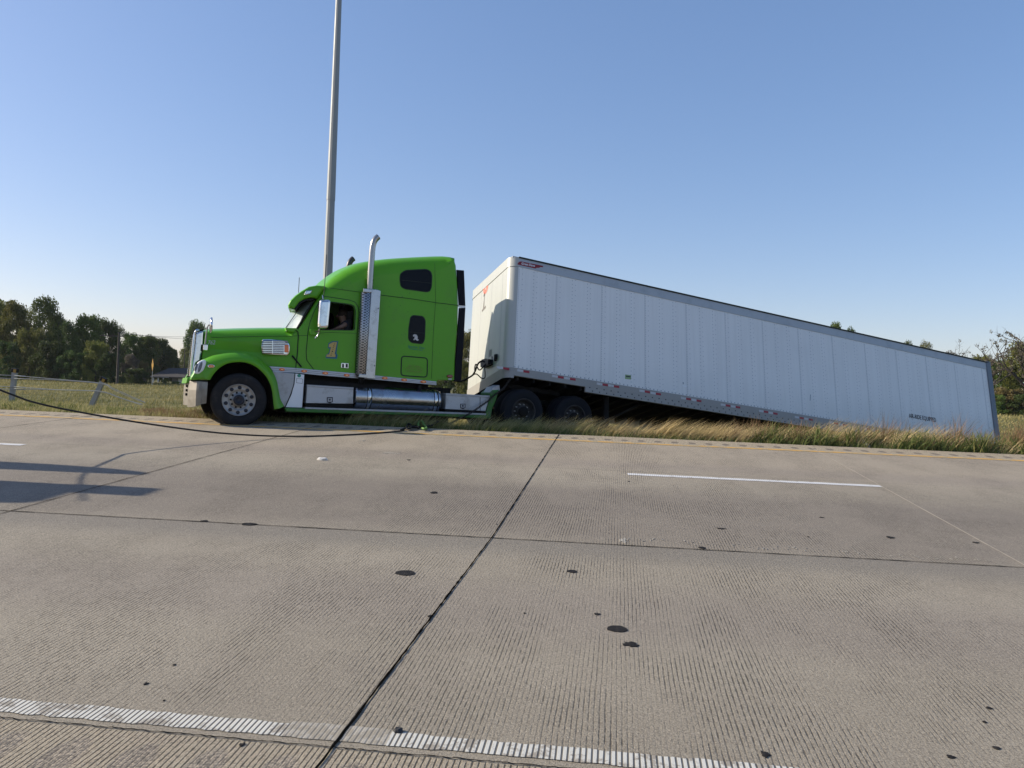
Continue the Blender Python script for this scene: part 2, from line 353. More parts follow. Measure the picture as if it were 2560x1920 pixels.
def diamond():
    m, n, b = newmat('diamond_plate'); v = objc(n); sp = n.nodes.new('ShaderNodeSeparateXYZ'); lk(n, v, sp.inputs[0])
    k = 2*PI/.042
    a = math_(n, 'SINE', math_(n, 'MULTIPLY', math_(n, 'ADD', sp.outputs[0], sp.outputs[2]), k))
    c = math_(n, 'SINE', math_(n, 'MULTIPLY', math_(n, 'SUBTRACT', sp.outputs[0], sp.outputs[2]), k))
    h = smooth(n, math_(n, 'MULTIPLY', a, c), .05, .6)
    d = smooth(n, noise(n, 4, 5, .6, v), .5, .7)
    col = mixc(n, h, (.50, .52, .55), (.20, .21, .23)); col = mixc(n, math_(n, 'MULTIPLY', d, .5), col, (.2, .19, .18))
    lk(n, col, b.inputs['Base Color']); b.inputs['Metallic'].default_value = .55; b.inputs['Roughness'].default_value = .38; bump(n, b, h, .4, .004); return m
M['diamond'] = diamond()
def perforated():
    m, n, b = newmat('perforated_steel'); v = objc(n); sp = n.nodes.new('ShaderNodeSeparateXYZ'); lk(n, v, sp.inputs[0])
    a = math_(n, 'SINE', math_(n, 'MULTIPLY', sp.outputs[2], 2*PI/.055)); c = math_(n, 'SINE', math_(n, 'MULTIPLY', math_(n, 'ADD', sp.outputs[0], math_(n, 'MULTIPLY', sp.outputs[1], .8)), 2*PI/.07))
    h = smooth(n, math_(n, 'MULTIPLY', a, c), .0, .25)
    lk(n, mixc(n, h, (.42, .42, .42), (.02, .02, .025)), b.inputs['Base Color']); lk(n, math_(n, 'SUBTRACT', .9, h), b.inputs['Metallic']); b.inputs['Roughness'].default_value = .3
    return m
M['perf'] = perforated()
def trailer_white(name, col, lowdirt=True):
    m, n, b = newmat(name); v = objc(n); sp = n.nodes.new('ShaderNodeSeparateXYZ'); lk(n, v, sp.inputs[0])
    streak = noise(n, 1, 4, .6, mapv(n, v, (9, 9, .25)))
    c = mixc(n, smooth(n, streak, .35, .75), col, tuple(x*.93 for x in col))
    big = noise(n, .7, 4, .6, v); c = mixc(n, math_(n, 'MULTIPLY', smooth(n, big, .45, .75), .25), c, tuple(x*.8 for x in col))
    rearx = smooth(n, sp.outputs[0], 6, 16); low = math_(n, 'MULTIPLY', smooth(n, math_(n, 'SUBTRACT', math_(n, 'ADD', sp.outputs[2], math_(n, 'MULTIPLY', noise(n, 1, 5, .7, mapv(n, v, (3, 3, .8))), 1.1)), math_(n, 'MULTIPLY', rearx, .35)), -1.2, -2.6), math_(n, 'MULTIPLY_ADD', rearx, .25, .25))
    c = mixc(n, low, c, (.42, .43, .38))
    lk(n, c, b.inputs['Base Color']); b.inputs['Roughness'].default_value = .42; b.inputs['Coat Weight'].default_value = .15
    bump(n, b, noise(n, 1.6, 2, .5, v), .12, .02); return m
M['twhite'] = trailer_white('trailer_white_panel', (.76, .77, .75))
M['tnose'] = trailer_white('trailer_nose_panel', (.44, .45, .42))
M['rail'] = simple('trailer_aluminium_rail', (.30, .29, .265), .55, .15, .1, 1.5, dirt=(.26, .24, .21), dscale=3, damt=.5)
M['toprail'] = simple('trailer_top_rail_grey', (.40, .43, .45), .5, .2, .06, 1.0, dirt=(.25, .28, .30), dscale=2, damt=.4)
M['rivet'] = simple('rivet_heads', (.22, .26, .31), .6, 0, .1, 8)

# ---- road concrete: shared tined surface
SK = .0553
def tined(n, v, spacing, seed=0.0):
    """0..1 groove mask, transverse grooves about `spacing` metres apart in the slab's own coordinates"""
    sp = n.nodes.new('ShaderNodeSeparateXYZ'); lk(n, v, sp.inputs[0])
    wob = math_(n, 'MULTIPLY', math_(n, 'SUBTRACT', noise(n, 1, 3, .6, mapv(n, v, (2.5, .7, 1))), .5), .035)
    s_ = math_(n, 'ADD', math_(n, 'SUBTRACT', sp.outputs[0], math_(n, 'MULTIPLY', sp.outputs[1], SK)), wob)
    return math_(n, 'SINE', math_(n, 'MULTIPLY', s_, 2*PI/spacing)), sp
def concrete(name='tined_concrete'):
    m, n, b = newmat(name); v = objc(n)
    tine, sp = tined(n, v, .026); X_, Y_ = sp.outputs[0], sp.outputs[1]
    g = smooth(n, math_(n, 'ADD', tine, math_(n, 'MULTIPLY', math_(n, 'SUBTRACT', noise(n, 1, 3, .7, mapv(n, v, (38, 22, 1))), .5), 1.9)), .35, .95)
    wear = smooth(n, noise(n, 1, 4, .65, mapv(n, v, (1.6, .8, 1))), .40, .62)
    brk = smooth(n, noise(n, 1, 2, .6, mapv(n, v, (55, 16, 1))), .34, .56)
    # strips without tining: beside the long joint and beside the white line
    def band(lo, hi, e=.04): return math_(n, 'MULTIPLY', smooth(n, Y_, lo-e, lo+e), math_(n, 'SUBTRACT', 1, smooth(n, Y_, hi-e, hi+e)))
    cx6 = math_(n, 'MINIMUM', math_(n, 'MAXIMUM', X_, -6), 6); Ys = math_(n, 'ADD', Y_, math_(n, 'MULTIPLY', cx6, .016))
    smooth_strip = math_(n, 'MULTIPLY', smooth(n, Y_, 6.1, 6.6), math_(n, 'SUBTRACT', 1, smooth(n, Y_, 6.79, 6.81))); gap_strip = math_(n, 'MULTIPLY', smooth(n, Ys, 3.20, 3.215), math_(n, 'SUBTRACT', 1, smooth(n, Ys, 3.26, 3.28)))
    shoulder = math_(n, 'SUBTRACT', 1, smooth(n, Ys, 3.195, 3.205)); far_sh = smooth(n, Y_, 13.8, 13.9)
    kill = math_(n, 'SUBTRACT', 1, math_(n, 'MAXIMUM', math_(n, 'MULTIPLY', smooth_strip, .8), gap_strip))
    wf = math_(n, 'MAXIMUM', math_(n, 'MULTIPLY_ADD', wear, .75, .12), math_(n, 'MAXIMUM', shoulder, far_sh))
    bf = math_(n, 'MAXIMUM', math_(n, 'MULTIPLY_ADD', brk, .8, .2), shoulder)
    g = math_(n, 'MULTIPLY', math_(n, 'MULTIPLY', g, wf), math_(n, 'MULTIPLY', bf, kill))
    # colour
    big = noise(n, 1, 5, .6, mapv(n, v, (.35, .6, 1)))
    c = mixc(n, smooth(n, big, .3, .7), (.268, .236, .184), (.325, .288, .226))
    dark = math_(n, 'MULTIPLY', band(6.85, 9.4, .5), math_(n, 'MULTIPLY_ADD', noise(n, 1, 4, .6, mapv(n, v, (.25, 1.2, 1))), .8, .35))
    c = mixc(n, dark, c, (.190, .165, .138))
    c = mixc(n, math_(n, 'MULTIPLY', smooth(n, Y_, 9.6, 12.0), .65), c, (.37, .315, .24))
    dark2 = math_(n, 'MULTIPLY', math_(n, 'ADD', band(4.6, 5.6, .35), band(10.9, 11.6, .3)), .35); c = mixc(n, dark2, c, (.21, .18, .16))
    c = mixc(n, math_(n, 'MULTIPLY', smooth_strip, .6), c, (.17, .158, .138))
    c = mixc(n, math_(n, 'MULTIPLY', math_(n, 'MAXIMUM', math_(n, 'MULTIPLY', shoulder, .5), far_sh), .8), c, (.46, .385, .27))
    st = smooth(n, noise(n, 1, 6, .7, mapv(n, v, (1.1, 2.4, 1)), 1.0), .56, .72); c = mixc(n, math_(n, 'MULTIPLY', st, .35), c, (.18, .155, .13))
    fine = noise(n, 85, 4, .8, v); c = mixc(n, math_(n, 'MULTIPLY', smooth(n, fine, .50, .64), .78), c, (.13, .112, .09)); c = mixc(n, math_(n, 'MULTIPLY', smooth(n, fine, .48, .36), .40), c, (.46, .415, .34))
    vo = n.nodes.new('ShaderNodeTexVoronoi'); vo.inputs['Scale'].default_value = 42; lk(n, v, vo.inputs['Vector'])
    agg = math_(n, 'MULTIPLY', math_(n, 'SUBTRACT', 1, smooth(n, vo.outputs['Distance'], .10, .24)), smooth(n, noise(n, 9, 3, .6, v), .46, .62))
    c = mixc(n, math_(n, 'MULTIPLY', agg, .6), c, (.46, .41, .33))
    vo2 = n.nodes.new('ShaderNodeTexVoronoi'); vo2.inputs['Scale'].default_value = 5.5; lk(n, v, vo2.inputs['Vector'])
    spot = math_(n, 'SUBTRACT', 1, smooth(n, math_(n, 'ADD', vo2.outputs['Distance'], math_(n, 'MULTIPLY', fine, .06)), .05, .085)); spot = math_(n, 'MULTIPLY', spot, smooth(n, noise(n, 3.1, 2, .5, v), .5, .6))
    c = mixc(n, math_(n, 'MULTIPLY', spot, .7), c, (.05, .047, .045))
    c = mixc(n, math_(n, 'MULTIPLY', g, .85), c, (.05, .043, .034))
    # milled rumble strips on both shoulders
    def rumble(yc, hy, hx, ph, Y_=Y_):
        xs = math_(n, 'SUBTRACT', math_(n, 'MODULO', math_(n, 'ADD', math_(n, 'SUBTRACT', X_, math_(n, 'MULTIPLY', Y_, SK)), 300.0+ph), .305), .1525)
        dx = math_(n, 'DIVIDE', xs, hx); dy = math_(n, 'DIVIDE', math_(n, 'SUBTRACT', Y_, yc), hy)
        d = math_(n, 'ADD', math_(n, 'MULTIPLY', dx, dx), math_(n, 'MULTIPLY', dy, dy))
        d = math_(n, 'ADD', d, math_(n, 'MULTIPLY', math_(n, 'SUBTRACT', noise(n, 14, 4, .7, v), .5), 1.3))
        return math_(n, 'SUBTRACT', 1, smooth(n, d, .55, 1.15))
    r1 = rumble(2.96, .17, .085, .06, Ys); r2 = rumble(14.10, .13, .075, .1)
    rough_n = noise(n, 60, 5, .8, v)
    c = mixc(n, math_(n, 'MULTIPLY', r1, .8), c, mixc(n, smooth(n, rough_n, .42, .6), (.12, .105, .09), (.42, .36, .28)))
    c = mixc(n, math_(n, 'MULTIPLY', r2, .75), c, mixc(n, smooth(n, rough_n, .42, .6), (.07, .06, .055), (.22, .19, .16)))
    lk(n, c, b.inputs['Base Color']); b.inputs['Roughness'].default_value = .88; b.inputs['Specular IOR Level'].default_value = .25
    h = math_(n, 'MULTIPLY', g, -1.0); h = math_(n, 'ADD', h, math_(n, 'MULTIPLY', agg, .35)); h = math_(n, 'ADD', h, math_(n, 'MULTIPLY', fine, 1.6)); h = math_(n, 'ADD', h, math_(n, 'MULTIPLY', noise(n, 45, 3, .7, v), .9))
    h = math_(n, 'ADD', h, math_(n, 'MULTIPLY', math_(n, 'MAXIMUM', r1, r2), -2.0)); h = math_(n, 'ADD', h, math_(n, 'MULTIPLY', math_(n, 'MULTIPLY', math_(n, 'MAXIMUM', r1, r2), rough_n), 2.5))
    bump(n, b, h, .85, .0038); return m
M['concrete'] = concrete()
def roadpaint(name, col, under, cover, tine_amt, sc=9):
    m, n, b = newmat(name); v = objc(n); t, sp = tined(n, v, .026); g = math_(n, 'MULTIPLY', smooth(n, t, .15, .8), tine_amt)
    w_ = smooth(n, noise(n, sc, 6, .75, v), cover, cover+.10)
    c = mixc(n, noise(n, 4, 4, .6, v), tuple(x*.86 for x in col), col); c = mixc(n, w_, under, c) if cover > 0 else c
    c = mixc(n, g, c, (.05, .045, .04)); lk(n, c, b.inputs['Base Color']); b.inputs['Roughness'].default_value = .75
    bump(n, b, math_(n, 'SUBTRACT', math_(n, 'MULTIPLY', noise(n, 90, 3, .6, v), .3), g), .9, .005); return m
M['p_white'] = roadpaint('white_road_paint', (.60, .59, .53), (.30, .27, .22), .41, .88)
M['p_dash'] = roadpaint('lane_dash_paint', (.70, .70, .69), (.35, .32, .28), .34, .35)
M['p_yellow'] = roadpaint('worn_yellow_paint', (.66, .385, .09), (.40, .32, .18), .42, .25, 6)
M['p_ghost'] = roadpaint('worn_away_paint', (.40, .37, .31), (.29, .26, .205), .47, .35, 16)
M['joint'] = simple('joint_gap', (.005, .005, .005), .9, 0, .4, 20, spec=.0)
M['joint_faint'] = simple('faint_joint', (.10, .088, .078), .9, 0, .5, 6)
M['joint_light'] = simple('pale_sealed_joint', (.36, .32, .26), .9, 0, .3, 6)

def ground_mat():
    m, n, b = newmat('field_ground'); v = objc(n)
    c = mixc(n, smooth(n, noise(n, .12, 5, .65, v), .35, .65), (.10, .105, .038), (.20, .18, .075))
    c = mixc(n, smooth(n, noise(n, 1, 5, .7, mapv(n, v, (1.3, .5, 1))), .45, .62), c, (.075, .08, .03))
    c = mixc(n, math_(n, 'MULTIPLY', smooth(n, noise(n, 7, 4, .7, v), .5, .7), .5), c, (.25, .22, .11))
    lk(n, c, b.inputs['Base Color']); b.inputs['Roughness'].default_value = .95; b.inputs['Specular IOR Level'].default_value = .1
    bump(n, b, noise(n, 3, 6, .75, v), .9, .12); return m
M['ground'] = ground_mat()

# ================================================================== SETTING
def interp(x, xs, ys): return float(np.interp(x, xs, ys))
LEFT = ([14.3, 14.8, 17, 19.5, 24, 30, 38, 48, 60, 90, 130, 190, 400, 1500], [.74, .80, .78, .60, .10, -.45, -.60, -.48, -.38, -.62, -1.0, -2.1, -4, -12])
MID = ([14.3, 14.8, 17, 19.5, 22, 27, 33, 48, 60, 90, 130, 190, 400, 1500], [.74, .80, .55, .52, .52, .38, -.25, -.5, -.35, -.3, -.4, -.8, -2, -8])
RIGHT = ([14.3, 14.8, 16, 18, 20.5, 22.5, 25, 29, 35, 45, 70, 150, 400, 1500], [.74, .79, .68, .25, -.20, -.50, -.75, -.8, -.5, -.05, .22, .38, .6, -2])
def terrain(x, y):
    if y < 14.5: return road_z(x, y)-.10 if y > 14.3 else road_z(x, y)-.4
    a, b, c = interp(y, *LEFT), interp(y, *MID), interp(y, *RIGHT)
    if x < -2: e = min(1, max(0, (x+7.5)/5)); e = e*e*(3-2*e); z = a*(1-e)+b*e
    else: e = min(1, max(0, (x+2)/10)); z = b*(1-e)+c*e
    z += .035*math.sin(x*1.7+y*.6)*min(1, (y-14.5)/3)+.02*math.sin(x*3.1-y*2.3)*min(1, (y-14.5)/3)
    return z
def make_ground():
    xs = sorted(set([-900, -600, -400, -300, -220, -160, -120, -90, -70, -55, -45, -38]+list(np.arange(-32, 32.1, .8))+[36, 42, 50, 60, 75, 95, 120, 160, 220, 300, 400, 600, 900]))
    ys = sorted(set([-60, -30, -12, 0, 8, 12, 14.0, 14.29, 14.31, 14.5, 14.8]+list(np.arange(15.2, 32, .6))+[33, 34.5, 36, 38, 40, 43, 46, 50, 55, 60, 68, 76, 86, 98, 112, 130, 150, 175, 200, 240, 300, 400, 600, 1000, 1500]))
    mb = MB(); nx = len(xs)
    vs = [(x, y, terrain(x, y)) for y in ys for x in xs]
    fs = [(j*nx+i, j*nx+i+1, (j+1)*nx+i+1, (j+1)*nx+i) for j in range(len(ys)-1) for i in range(nx-1)]
    mb.add(vs, fs, 0, True); o = mb.build('ground', M['ground'], fix=False); o['kind'] = 'structure'
make_ground()
rd = MB(); EDGE = 14.58
xs = list(np.arange(-400, 400.1, 4.0))
random.seed(3)
top = [(x, y) for x in xs for y in (-3.0, EDGE)]
def RZ(x, y, dz=0): return (x, y, road_z(x, y)+dz)
n_ = len(xs)
vs = [RZ(x, -3.0) for x in xs]+[RZ(x, EDGE) for x in xs]+[RZ(x, EDGE, -.3) for x in xs]+[RZ(x, -3, -.3) for x in xs]
rd.add(vs, [(i, i+1, n_+i+1, n_+i) for i in range(n_-1)]+[(n_+i, n_+i+1, 2*n_+i+1, 2*n_+i) for i in range(n_-1)]+[(i, 3*n_+i, 3*n_+i+1, i+1) for i in range(n_-1)])
road = rd.build('road', M['concrete']); road['kind'] = 'structure'
def strip(name, x0, x1, y0, y1, mat, dz=.004, jitter=0.0, step=.5):
    mb = MB(); n = max(2, int((x1-x0)/step)); X = np.linspace(x0, x1, n+1)
    if callable(y0): y0f, y1f = y0, y1
    else: y0f, y1f = (lambda x: y0), (lambda x: y1)
    a = [RZ(x, y0f(x)+random.uniform(-jitter, jitter), dz) for x in X]; b = [RZ(x, y1f(x)+random.uniform(-jitter, jitter), dz) for x in X]
    mb.add(a+b, [(i, i+1, n+1+i+1, n+1+i) for i in range(n)]); return mb.build(name, mat, road)
strip('yellow_edge_line', -200, 200, 13.66, 13.80, M['p_yellow'], jitter=.006, step=.4)
xj = on_road(860, 1830).x
def cl6(x): return max(-6, min(6, x))
def yb_(x): return 3.262-.014*cl6(x)
def yt_(x): return 3.372-.018*cl6(x)
def wline(a, b): strip('white_edge_line', a, b, yb_, yt_, M['p_white'], jitter=.007, step=.05)
wline(-60, on_road(720, 1820).x); wline(on_road(975, 1843).x, 60)
strip('worn_white_edge_line', on_road(720, 1820).x, on_road(975, 1843).x, yb_, lambda x: yt_(x)+.02, M['p_ghost'], jitter=.004, step=.04)
dx0 = on_road(1568, 1184).x; dx1 = on_road(2206, 1217).x
for k in (-1, 0, 1, 2):
    off = k*(dx1-on_road(57, 1113).x) if k else 0
    strip('lane_dash', dx0+off, dx1+off, 10.42, 10.56, M['p_dash'], jitter=.006, step=.15)
# long joints and transverse joints
def ribbon(name, pts, wd, mat, dz=.0055, jit=.0):
    mb = MB(); n = len(pts); a = []; b = []
    for i, p in enumerate(pts):
        d = Vector(pts[min(i+1, n-1)])-Vector(pts[max(i-1, 0)]); d = Vector((d.x, d.y)).normalized(); m = Vector((-d.y, d.x))
        w_ = wd*(1+random.uniform(-.35, .35)*(jit > 0)); j = random.uniform(-jit, jit)
        a.append(RZ(p[0]+m.x*(w_/2+j), p[1]+m.y*(w_/2+j), dz)); b.append(RZ(p[0]-m.x*(w_/2-j), p[1]-m.y*(w_/2-j), dz))
    mb.add(a+b, [(i, i+1, n+i+1, n+i) for i in range(n-1)]); return mb.build(name, mat, road)
ribbon('long_joint', [(x, 6.80) for x in np.arange(-60, 60, .08)], .013, M['joint'], jit=.003)
ribbon('lane_joint', [(x, 10.72) for x in np.arange(-60, 60, .3)], .006, M['joint_faint'], jit=.002)
ribbon('shoulder_joint', [(x, 3.207-.016*cl6(x)) for x in np.arange(-40, 40, .02)], .0065, M['joint'], jit=.0045)
def jx(k, y):
    base = -.26+4.6*k
    return base-(14.6-y)*SK if y > 6.8 else base-.431-(6.8-y)*.082
for k in range(-6, 8):
    A = [(jx(k, y), y) for y in np.arange(6.8, EDGE, .1)]; B_ = [(jx(k, y), y) for y in np.arange(-3, 6.86, .06)]
    light = k in (1, 3)
    ribbon('transverse_joint', A, .012 if not light else .014, M['joint_light'] if light else M['joint'], jit=.002)
    ribbon('transverse_joint', B_, (.013 if k == 0 else .010) if not light else .013, M['joint_light'] if light else M['joint'], jit=.0025)
# tar spots read off the photograph, and small random ones
def blob(px, py, w_, hh, rag=.12, name='tar_spot', mat=None, th=.004):
    c = on_road(px, py); rx = (on_road(px+w_/2, py)-c).length; ry = abs(on_road(px, py-hh/2).y-on_road(px, py+hh/2).y)/2
    n = 26; mb = MB(); ph = [random.uniform(0, 6.28) for _ in range(4)]
    rr = [1+rag*(math.sin(3*t+ph[0])+.7*math.sin(5*t+ph[1])+.8*math.sin(8*t+ph[2])) for t in [2*PI*i/n for i in range(n)]]
    out = [(c.x+rx*r*math.cos(2*PI*i/n), c.y+ry*r*math.sin(2*PI*i/n)) for i, r in enumerate(rr)]
    mb.add([RZ(x, y, th) for x, y in out]+[RZ(c.x, c.y, th*1.6)], [(i, (i+1) % n, n) for i in range(n)], 0, True)
    mb.add([RZ(x, y, .001) for x, y in out]+[RZ(x, y, th) for x, y in out], [(i, (i+1) % n, n+(i+1) % n, n+i) for i in range(n)])
    return mb.build(name, mat or M['tar'], road)
for a in [(1013, 1433, 50, 13, .03), (1430, 1429, 25, 7, .06), (1543, 1573, 50, 16, .03), (1577, 1612, 36, 12, .16), (1913, 1887, 20, 14, .16), (2473, 1771, 12, 6, .1), (2491, 1871, 17, 7, .1), (2377, 1893, 18, 8, .14),
          (1085, 1232, 18, 5, .1), (1755, 1370, 17, 5, .1), (2226, 1344, 18, 5, .1), (1803, 1322, 20, 3, .15), (623, 1311, 40, 7, .03), (511, 1303, 20, 4, .1), (1493, 1536, 14, 5, .15), (1075, 1541, 11, 5, .15), (2440, 1357, 14, 3, .2), (2054, 1294, 10, 2, .2), (365, 1710, 10, 6, .2), (1022, 1040+110, 8, 2, .2), (605, 1818+45, 14, 8, .2)]: blob(*a)
random.seed(21)
for _ in range(7):
    px, py = random.uniform(20, 2540), random.uniform(1180, 1880); sc = (py-900)/900*random.uniform(.4, 1.1); blob(px, py, 7*sc+2, 4*sc+1, .13)
# remnants of paint left in the grooves beside the long joint, and pale scuffs
mb = MB()
for i in range(150):
    px = random.uniform(1560, 2480); f = (px-1560)/920
    if random.random() > .4+.4*f: continue
    p = on_road(px, 1351+.0605*(px-1450)-random.uniform(4, 14)); d_ = random.uniform(.01, .05)
    mb.add([RZ(p.x, p.y, .004), RZ(p.x+.012, p.y, .004), RZ(p.x+.012+d_*.055, p.y+d_, .004), RZ(p.x+d_*.055, p.y+d_, .004)], [(0, 1, 2, 3)])
mb.build('worn_lane_paint', M['p_ghost'], road)
blob(1558, 1352, 16, 12, .25, 'paint_scuff', M['p_ghost']); blob(975, 1133, 36, 3, .4, 'paint_scuff', M['p_ghost']); blob(905, 1102, 14, 3, .3, 'paint_scuff', M['p_ghost'])

# ------------------------------------------------------------------ grasses (nobody could count them)
def grass(name, label, cat, mat, pts, hts, wid, lean, segs=3, spread=.5):
    """pts (n,2); blades bend along +x by lean"""
    n = len(pts); z = np.array([terrain(p[0], p[1]) for p in pts])
    a = RNG.uniform(0, 2*PI, n); ln = lean+RNG.normal(0, spread, n)*.6; lt_ = RNG.normal(0, spread, n)*.5
    V = np.zeros((n, segs*2+1, 3)); wv = np.stack([np.cos(a), np.sin(a)], 1)*.5
    for k in range(segs+1):
        f = k/segs; off = f**1.8; hh = hts*f*(1-.18*np.abs(ln)*f)
        cx_ = pts[:, 0]+ln*off*hts; cy_ = pts[:, 1]+lt_*off*hts; cz_ = z+hh-.02
        if k < segs:
            ww = wid*(1-.75*f)
            V[:, 2*k, 0] = cx_+wv[:, 0]*ww; V[:, 2*k, 1] = cy_+wv[:, 1]*ww; V[:, 2*k, 2] = cz_
            V[:, 2*k+1, 0] = cx_-wv[:, 0]*ww; V[:, 2*k+1, 1] = cy_-wv[:, 1]*ww; V[:, 2*k+1, 2] = cz_
        else: V[:, 2*k, 0] = cx_; V[:, 2*k, 1] = cy_; V[:, 2*k, 2] = cz_
    nv = segs*2+1; base = (np.arange(n)*nv)[:, None]
    quads = np.concatenate([base+np.array([2*k, 2*k+1, 2*k+3, 2*k+2]) for k in range(segs-1)], 0) if segs > 1 else np.zeros((0, 4), int)
    tris = base+np.array([2*segs-2, 2*segs-1, 2*segs])
    me = bpy.data.meshes.new(name); me.vertices.add(n*nv); me.vertices.foreach_set('co', V.reshape(-1))
    nl = quads.size+tris.size; me.loops.add(nl); me.loops.foreach_set('vertex_index', np.concatenate([quads.reshape(-1), tris.reshape(-1)]).astype(np.int32))
    npoly = len(quads)+len(tris); me.polygons.add(npoly); me.polygons.foreach_set('loop_start', np.concatenate([np.arange(len(quads))*4, len(quads)*4+np.arange(len(tris))*3]).astype(np.int32))
    me.update(calc_edges=True); me.validate(); me.materials.append(mat)
    o = bpy.data.objects.new(name, me); COL.objects.link(o); return tag(o, label, cat, kind='stuff')
def scat(n, x0, x1, y0, y1, power=1.0): return np.stack([RNG.uniform(x0, x1, n), y0+(y1-y0)*RNG.uniform(0, 1, n)**power], 1)
def clump(n, k, x0, x1, y0, y1, r, power=1.0):
    c = scat(n, x0, x1, y0, y1, power); p = np.repeat(c, k, 0); return p+RNG.normal(0, r, p.shape), np.repeat(RNG.uniform(.5, 1.25, n), k)
def edge_ok(p, lo=14.6): return p[:, 1] > lo+.03*np.sin(p[:, 0]*2.1)+.02*np.sin(p[:, 0]*7.3)
# low pale verge on the left, field beyond it
p = scat(42000, -26, -5.2, 14.58, 19.5, 1.3); p = p[edge_ok(p)]
grass('verge_grass', 'short pale green grass on the verge left of the truck', 'grass', M['g_short'], p, RNG.uniform(.06, .17, len(p)), .013, .2)
p, s_ = clump(260, 26, -26, -5.6, 14.65, 17.5, .07)
ok = edge_ok(p); p = p[ok]; s_ = s_[ok]
grass('roadside_weeds', 'dark green low weeds along the pavement edge on the left', 'weeds', M['g_green'], p, s_*RNG.uniform(.08, .22, len(p)), .020, .1, spread=.9)
p, s_ = clump(60, 60, -8.6, -6.6, 14.7, 16.2, .10)
p2, s2 = clump(26, 60, -9.4, -8.6, 15.2, 16.4, .10); p = np.concatenate([p, p2]); s_ = np.concatenate([s_, s2]); ok = edge_ok(p); p = p[ok]; s_ = s_[ok]
grass('torn_dry_grass', 'flattened reddish dry grass in front of the truck bumper', 'grass', M['g_red'], p, s_*RNG.uniform(.07, .20, len(p)), .012, .2, spread=1.1)
# under the truck and the dark foot of the verge on the right
p = scat(26000, -5.6, 12.5, 14.6, 18.2, 1.3); p = p[edge_ok(p)]
hh = np.where(p[:, 0] < 0, .22, .20)
grass('verge_undergrowth', 'low green undergrowth along the pavement beneath the truck and trailer', 'undergrowth', M['g_green'], p, hh*RNG.uniform(.4, 1.15, len(p)), .014, .35)
p, s_ = clump(300, 24, -4.6, .4, 14.75, 16.6, .09); ok = edge_ok(p, 14.7); p = p[ok]; s_ = s_[ok]
grass('shaded_tall_grass', 'windblown grass under the side skirt of the green truck', 'grass', M['g_short'], p, s_*RNG.uniform(.20, .46, len(p)), .010, .75, spread=.35)
p, s_ = clump(520, 40, .5, 13, 14.85, 17.0, .10, 1.2); ok = edge_ok(p, 14.75); p = p[ok]; s_ = s_[ok]
s_ = s_*(.62+.38*np.clip((p[:, 0]-1.0)/3, 0, 1))*(.85+.25*np.sin(p[:, 0]*2.2)*np.sin(p[:, 0]*.9+1))
grass('tall_dry_grass', 'tall straw coloured grass leaning right in front of the trailer', 'grass', M['g_tall'], p, s_*RNG.uniform(.26, .66, len(p)), .011, .70, segs=4, spread=.35)
p, s_ = clump(150, 40, -.6, 4.2, 14.85, 16.0, .09); ok = edge_ok(p, 14.75); p = p[ok]; s_ = s_[ok]
grass('straw_tufts', 'straw tufts bending right in front of the dark drive wheels', 'grass', M['g_tall'], p, s_*RNG.uniform(.22, .50, len(p)), .010, .8, segs=4, spread=.3)
p, s_ = clump(130, 60, 3, 13, 15.0, 16.4, .10); s_ = s_*(.7+.3*np.clip((p[:, 0]-3)/4, 0, 1))
grass('reddish_weeds', 'reddish brown weeds standing among the tall dry grass', 'weeds', M['g_red'], p, s_*RNG.uniform(.3, .78, len(p)), .012, .2, segs=4, spread=.5)
p, s_ = clump(330, 44, 3.5, 13.5, 14.7, 16.2, .10); ok = edge_ok(p); p = p[ok]; s_ = s_[ok]
grass('green_weeds', 'bushy green weeds at the foot of the tall dry grass', 'weeds', M['g_green'], p, s_*RNG.uniform(.14, .50, len(p)), .026, .2, segs=3, spread=.8)
# field far side
def fieldpts(n, x0, x1, y0, y1):
    y = y0*np.exp(RNG.uniform(0, 1, n)*np.log(y1/y0)); x = RNG.uniform(x0, x1, n)*(y/40); return np.stack([x, y], 1)
p = fieldpts(130000, -36, 36, 19.5, 150)
grass('field_grass', 'mown olive grass field reaching from the median to the trees', 'grass', M['g_field'], p, RNG.uniform(.10, .24, len(p))*(.7+p[:, 1]/140), .016+p[:, 1]*.0006, .35)

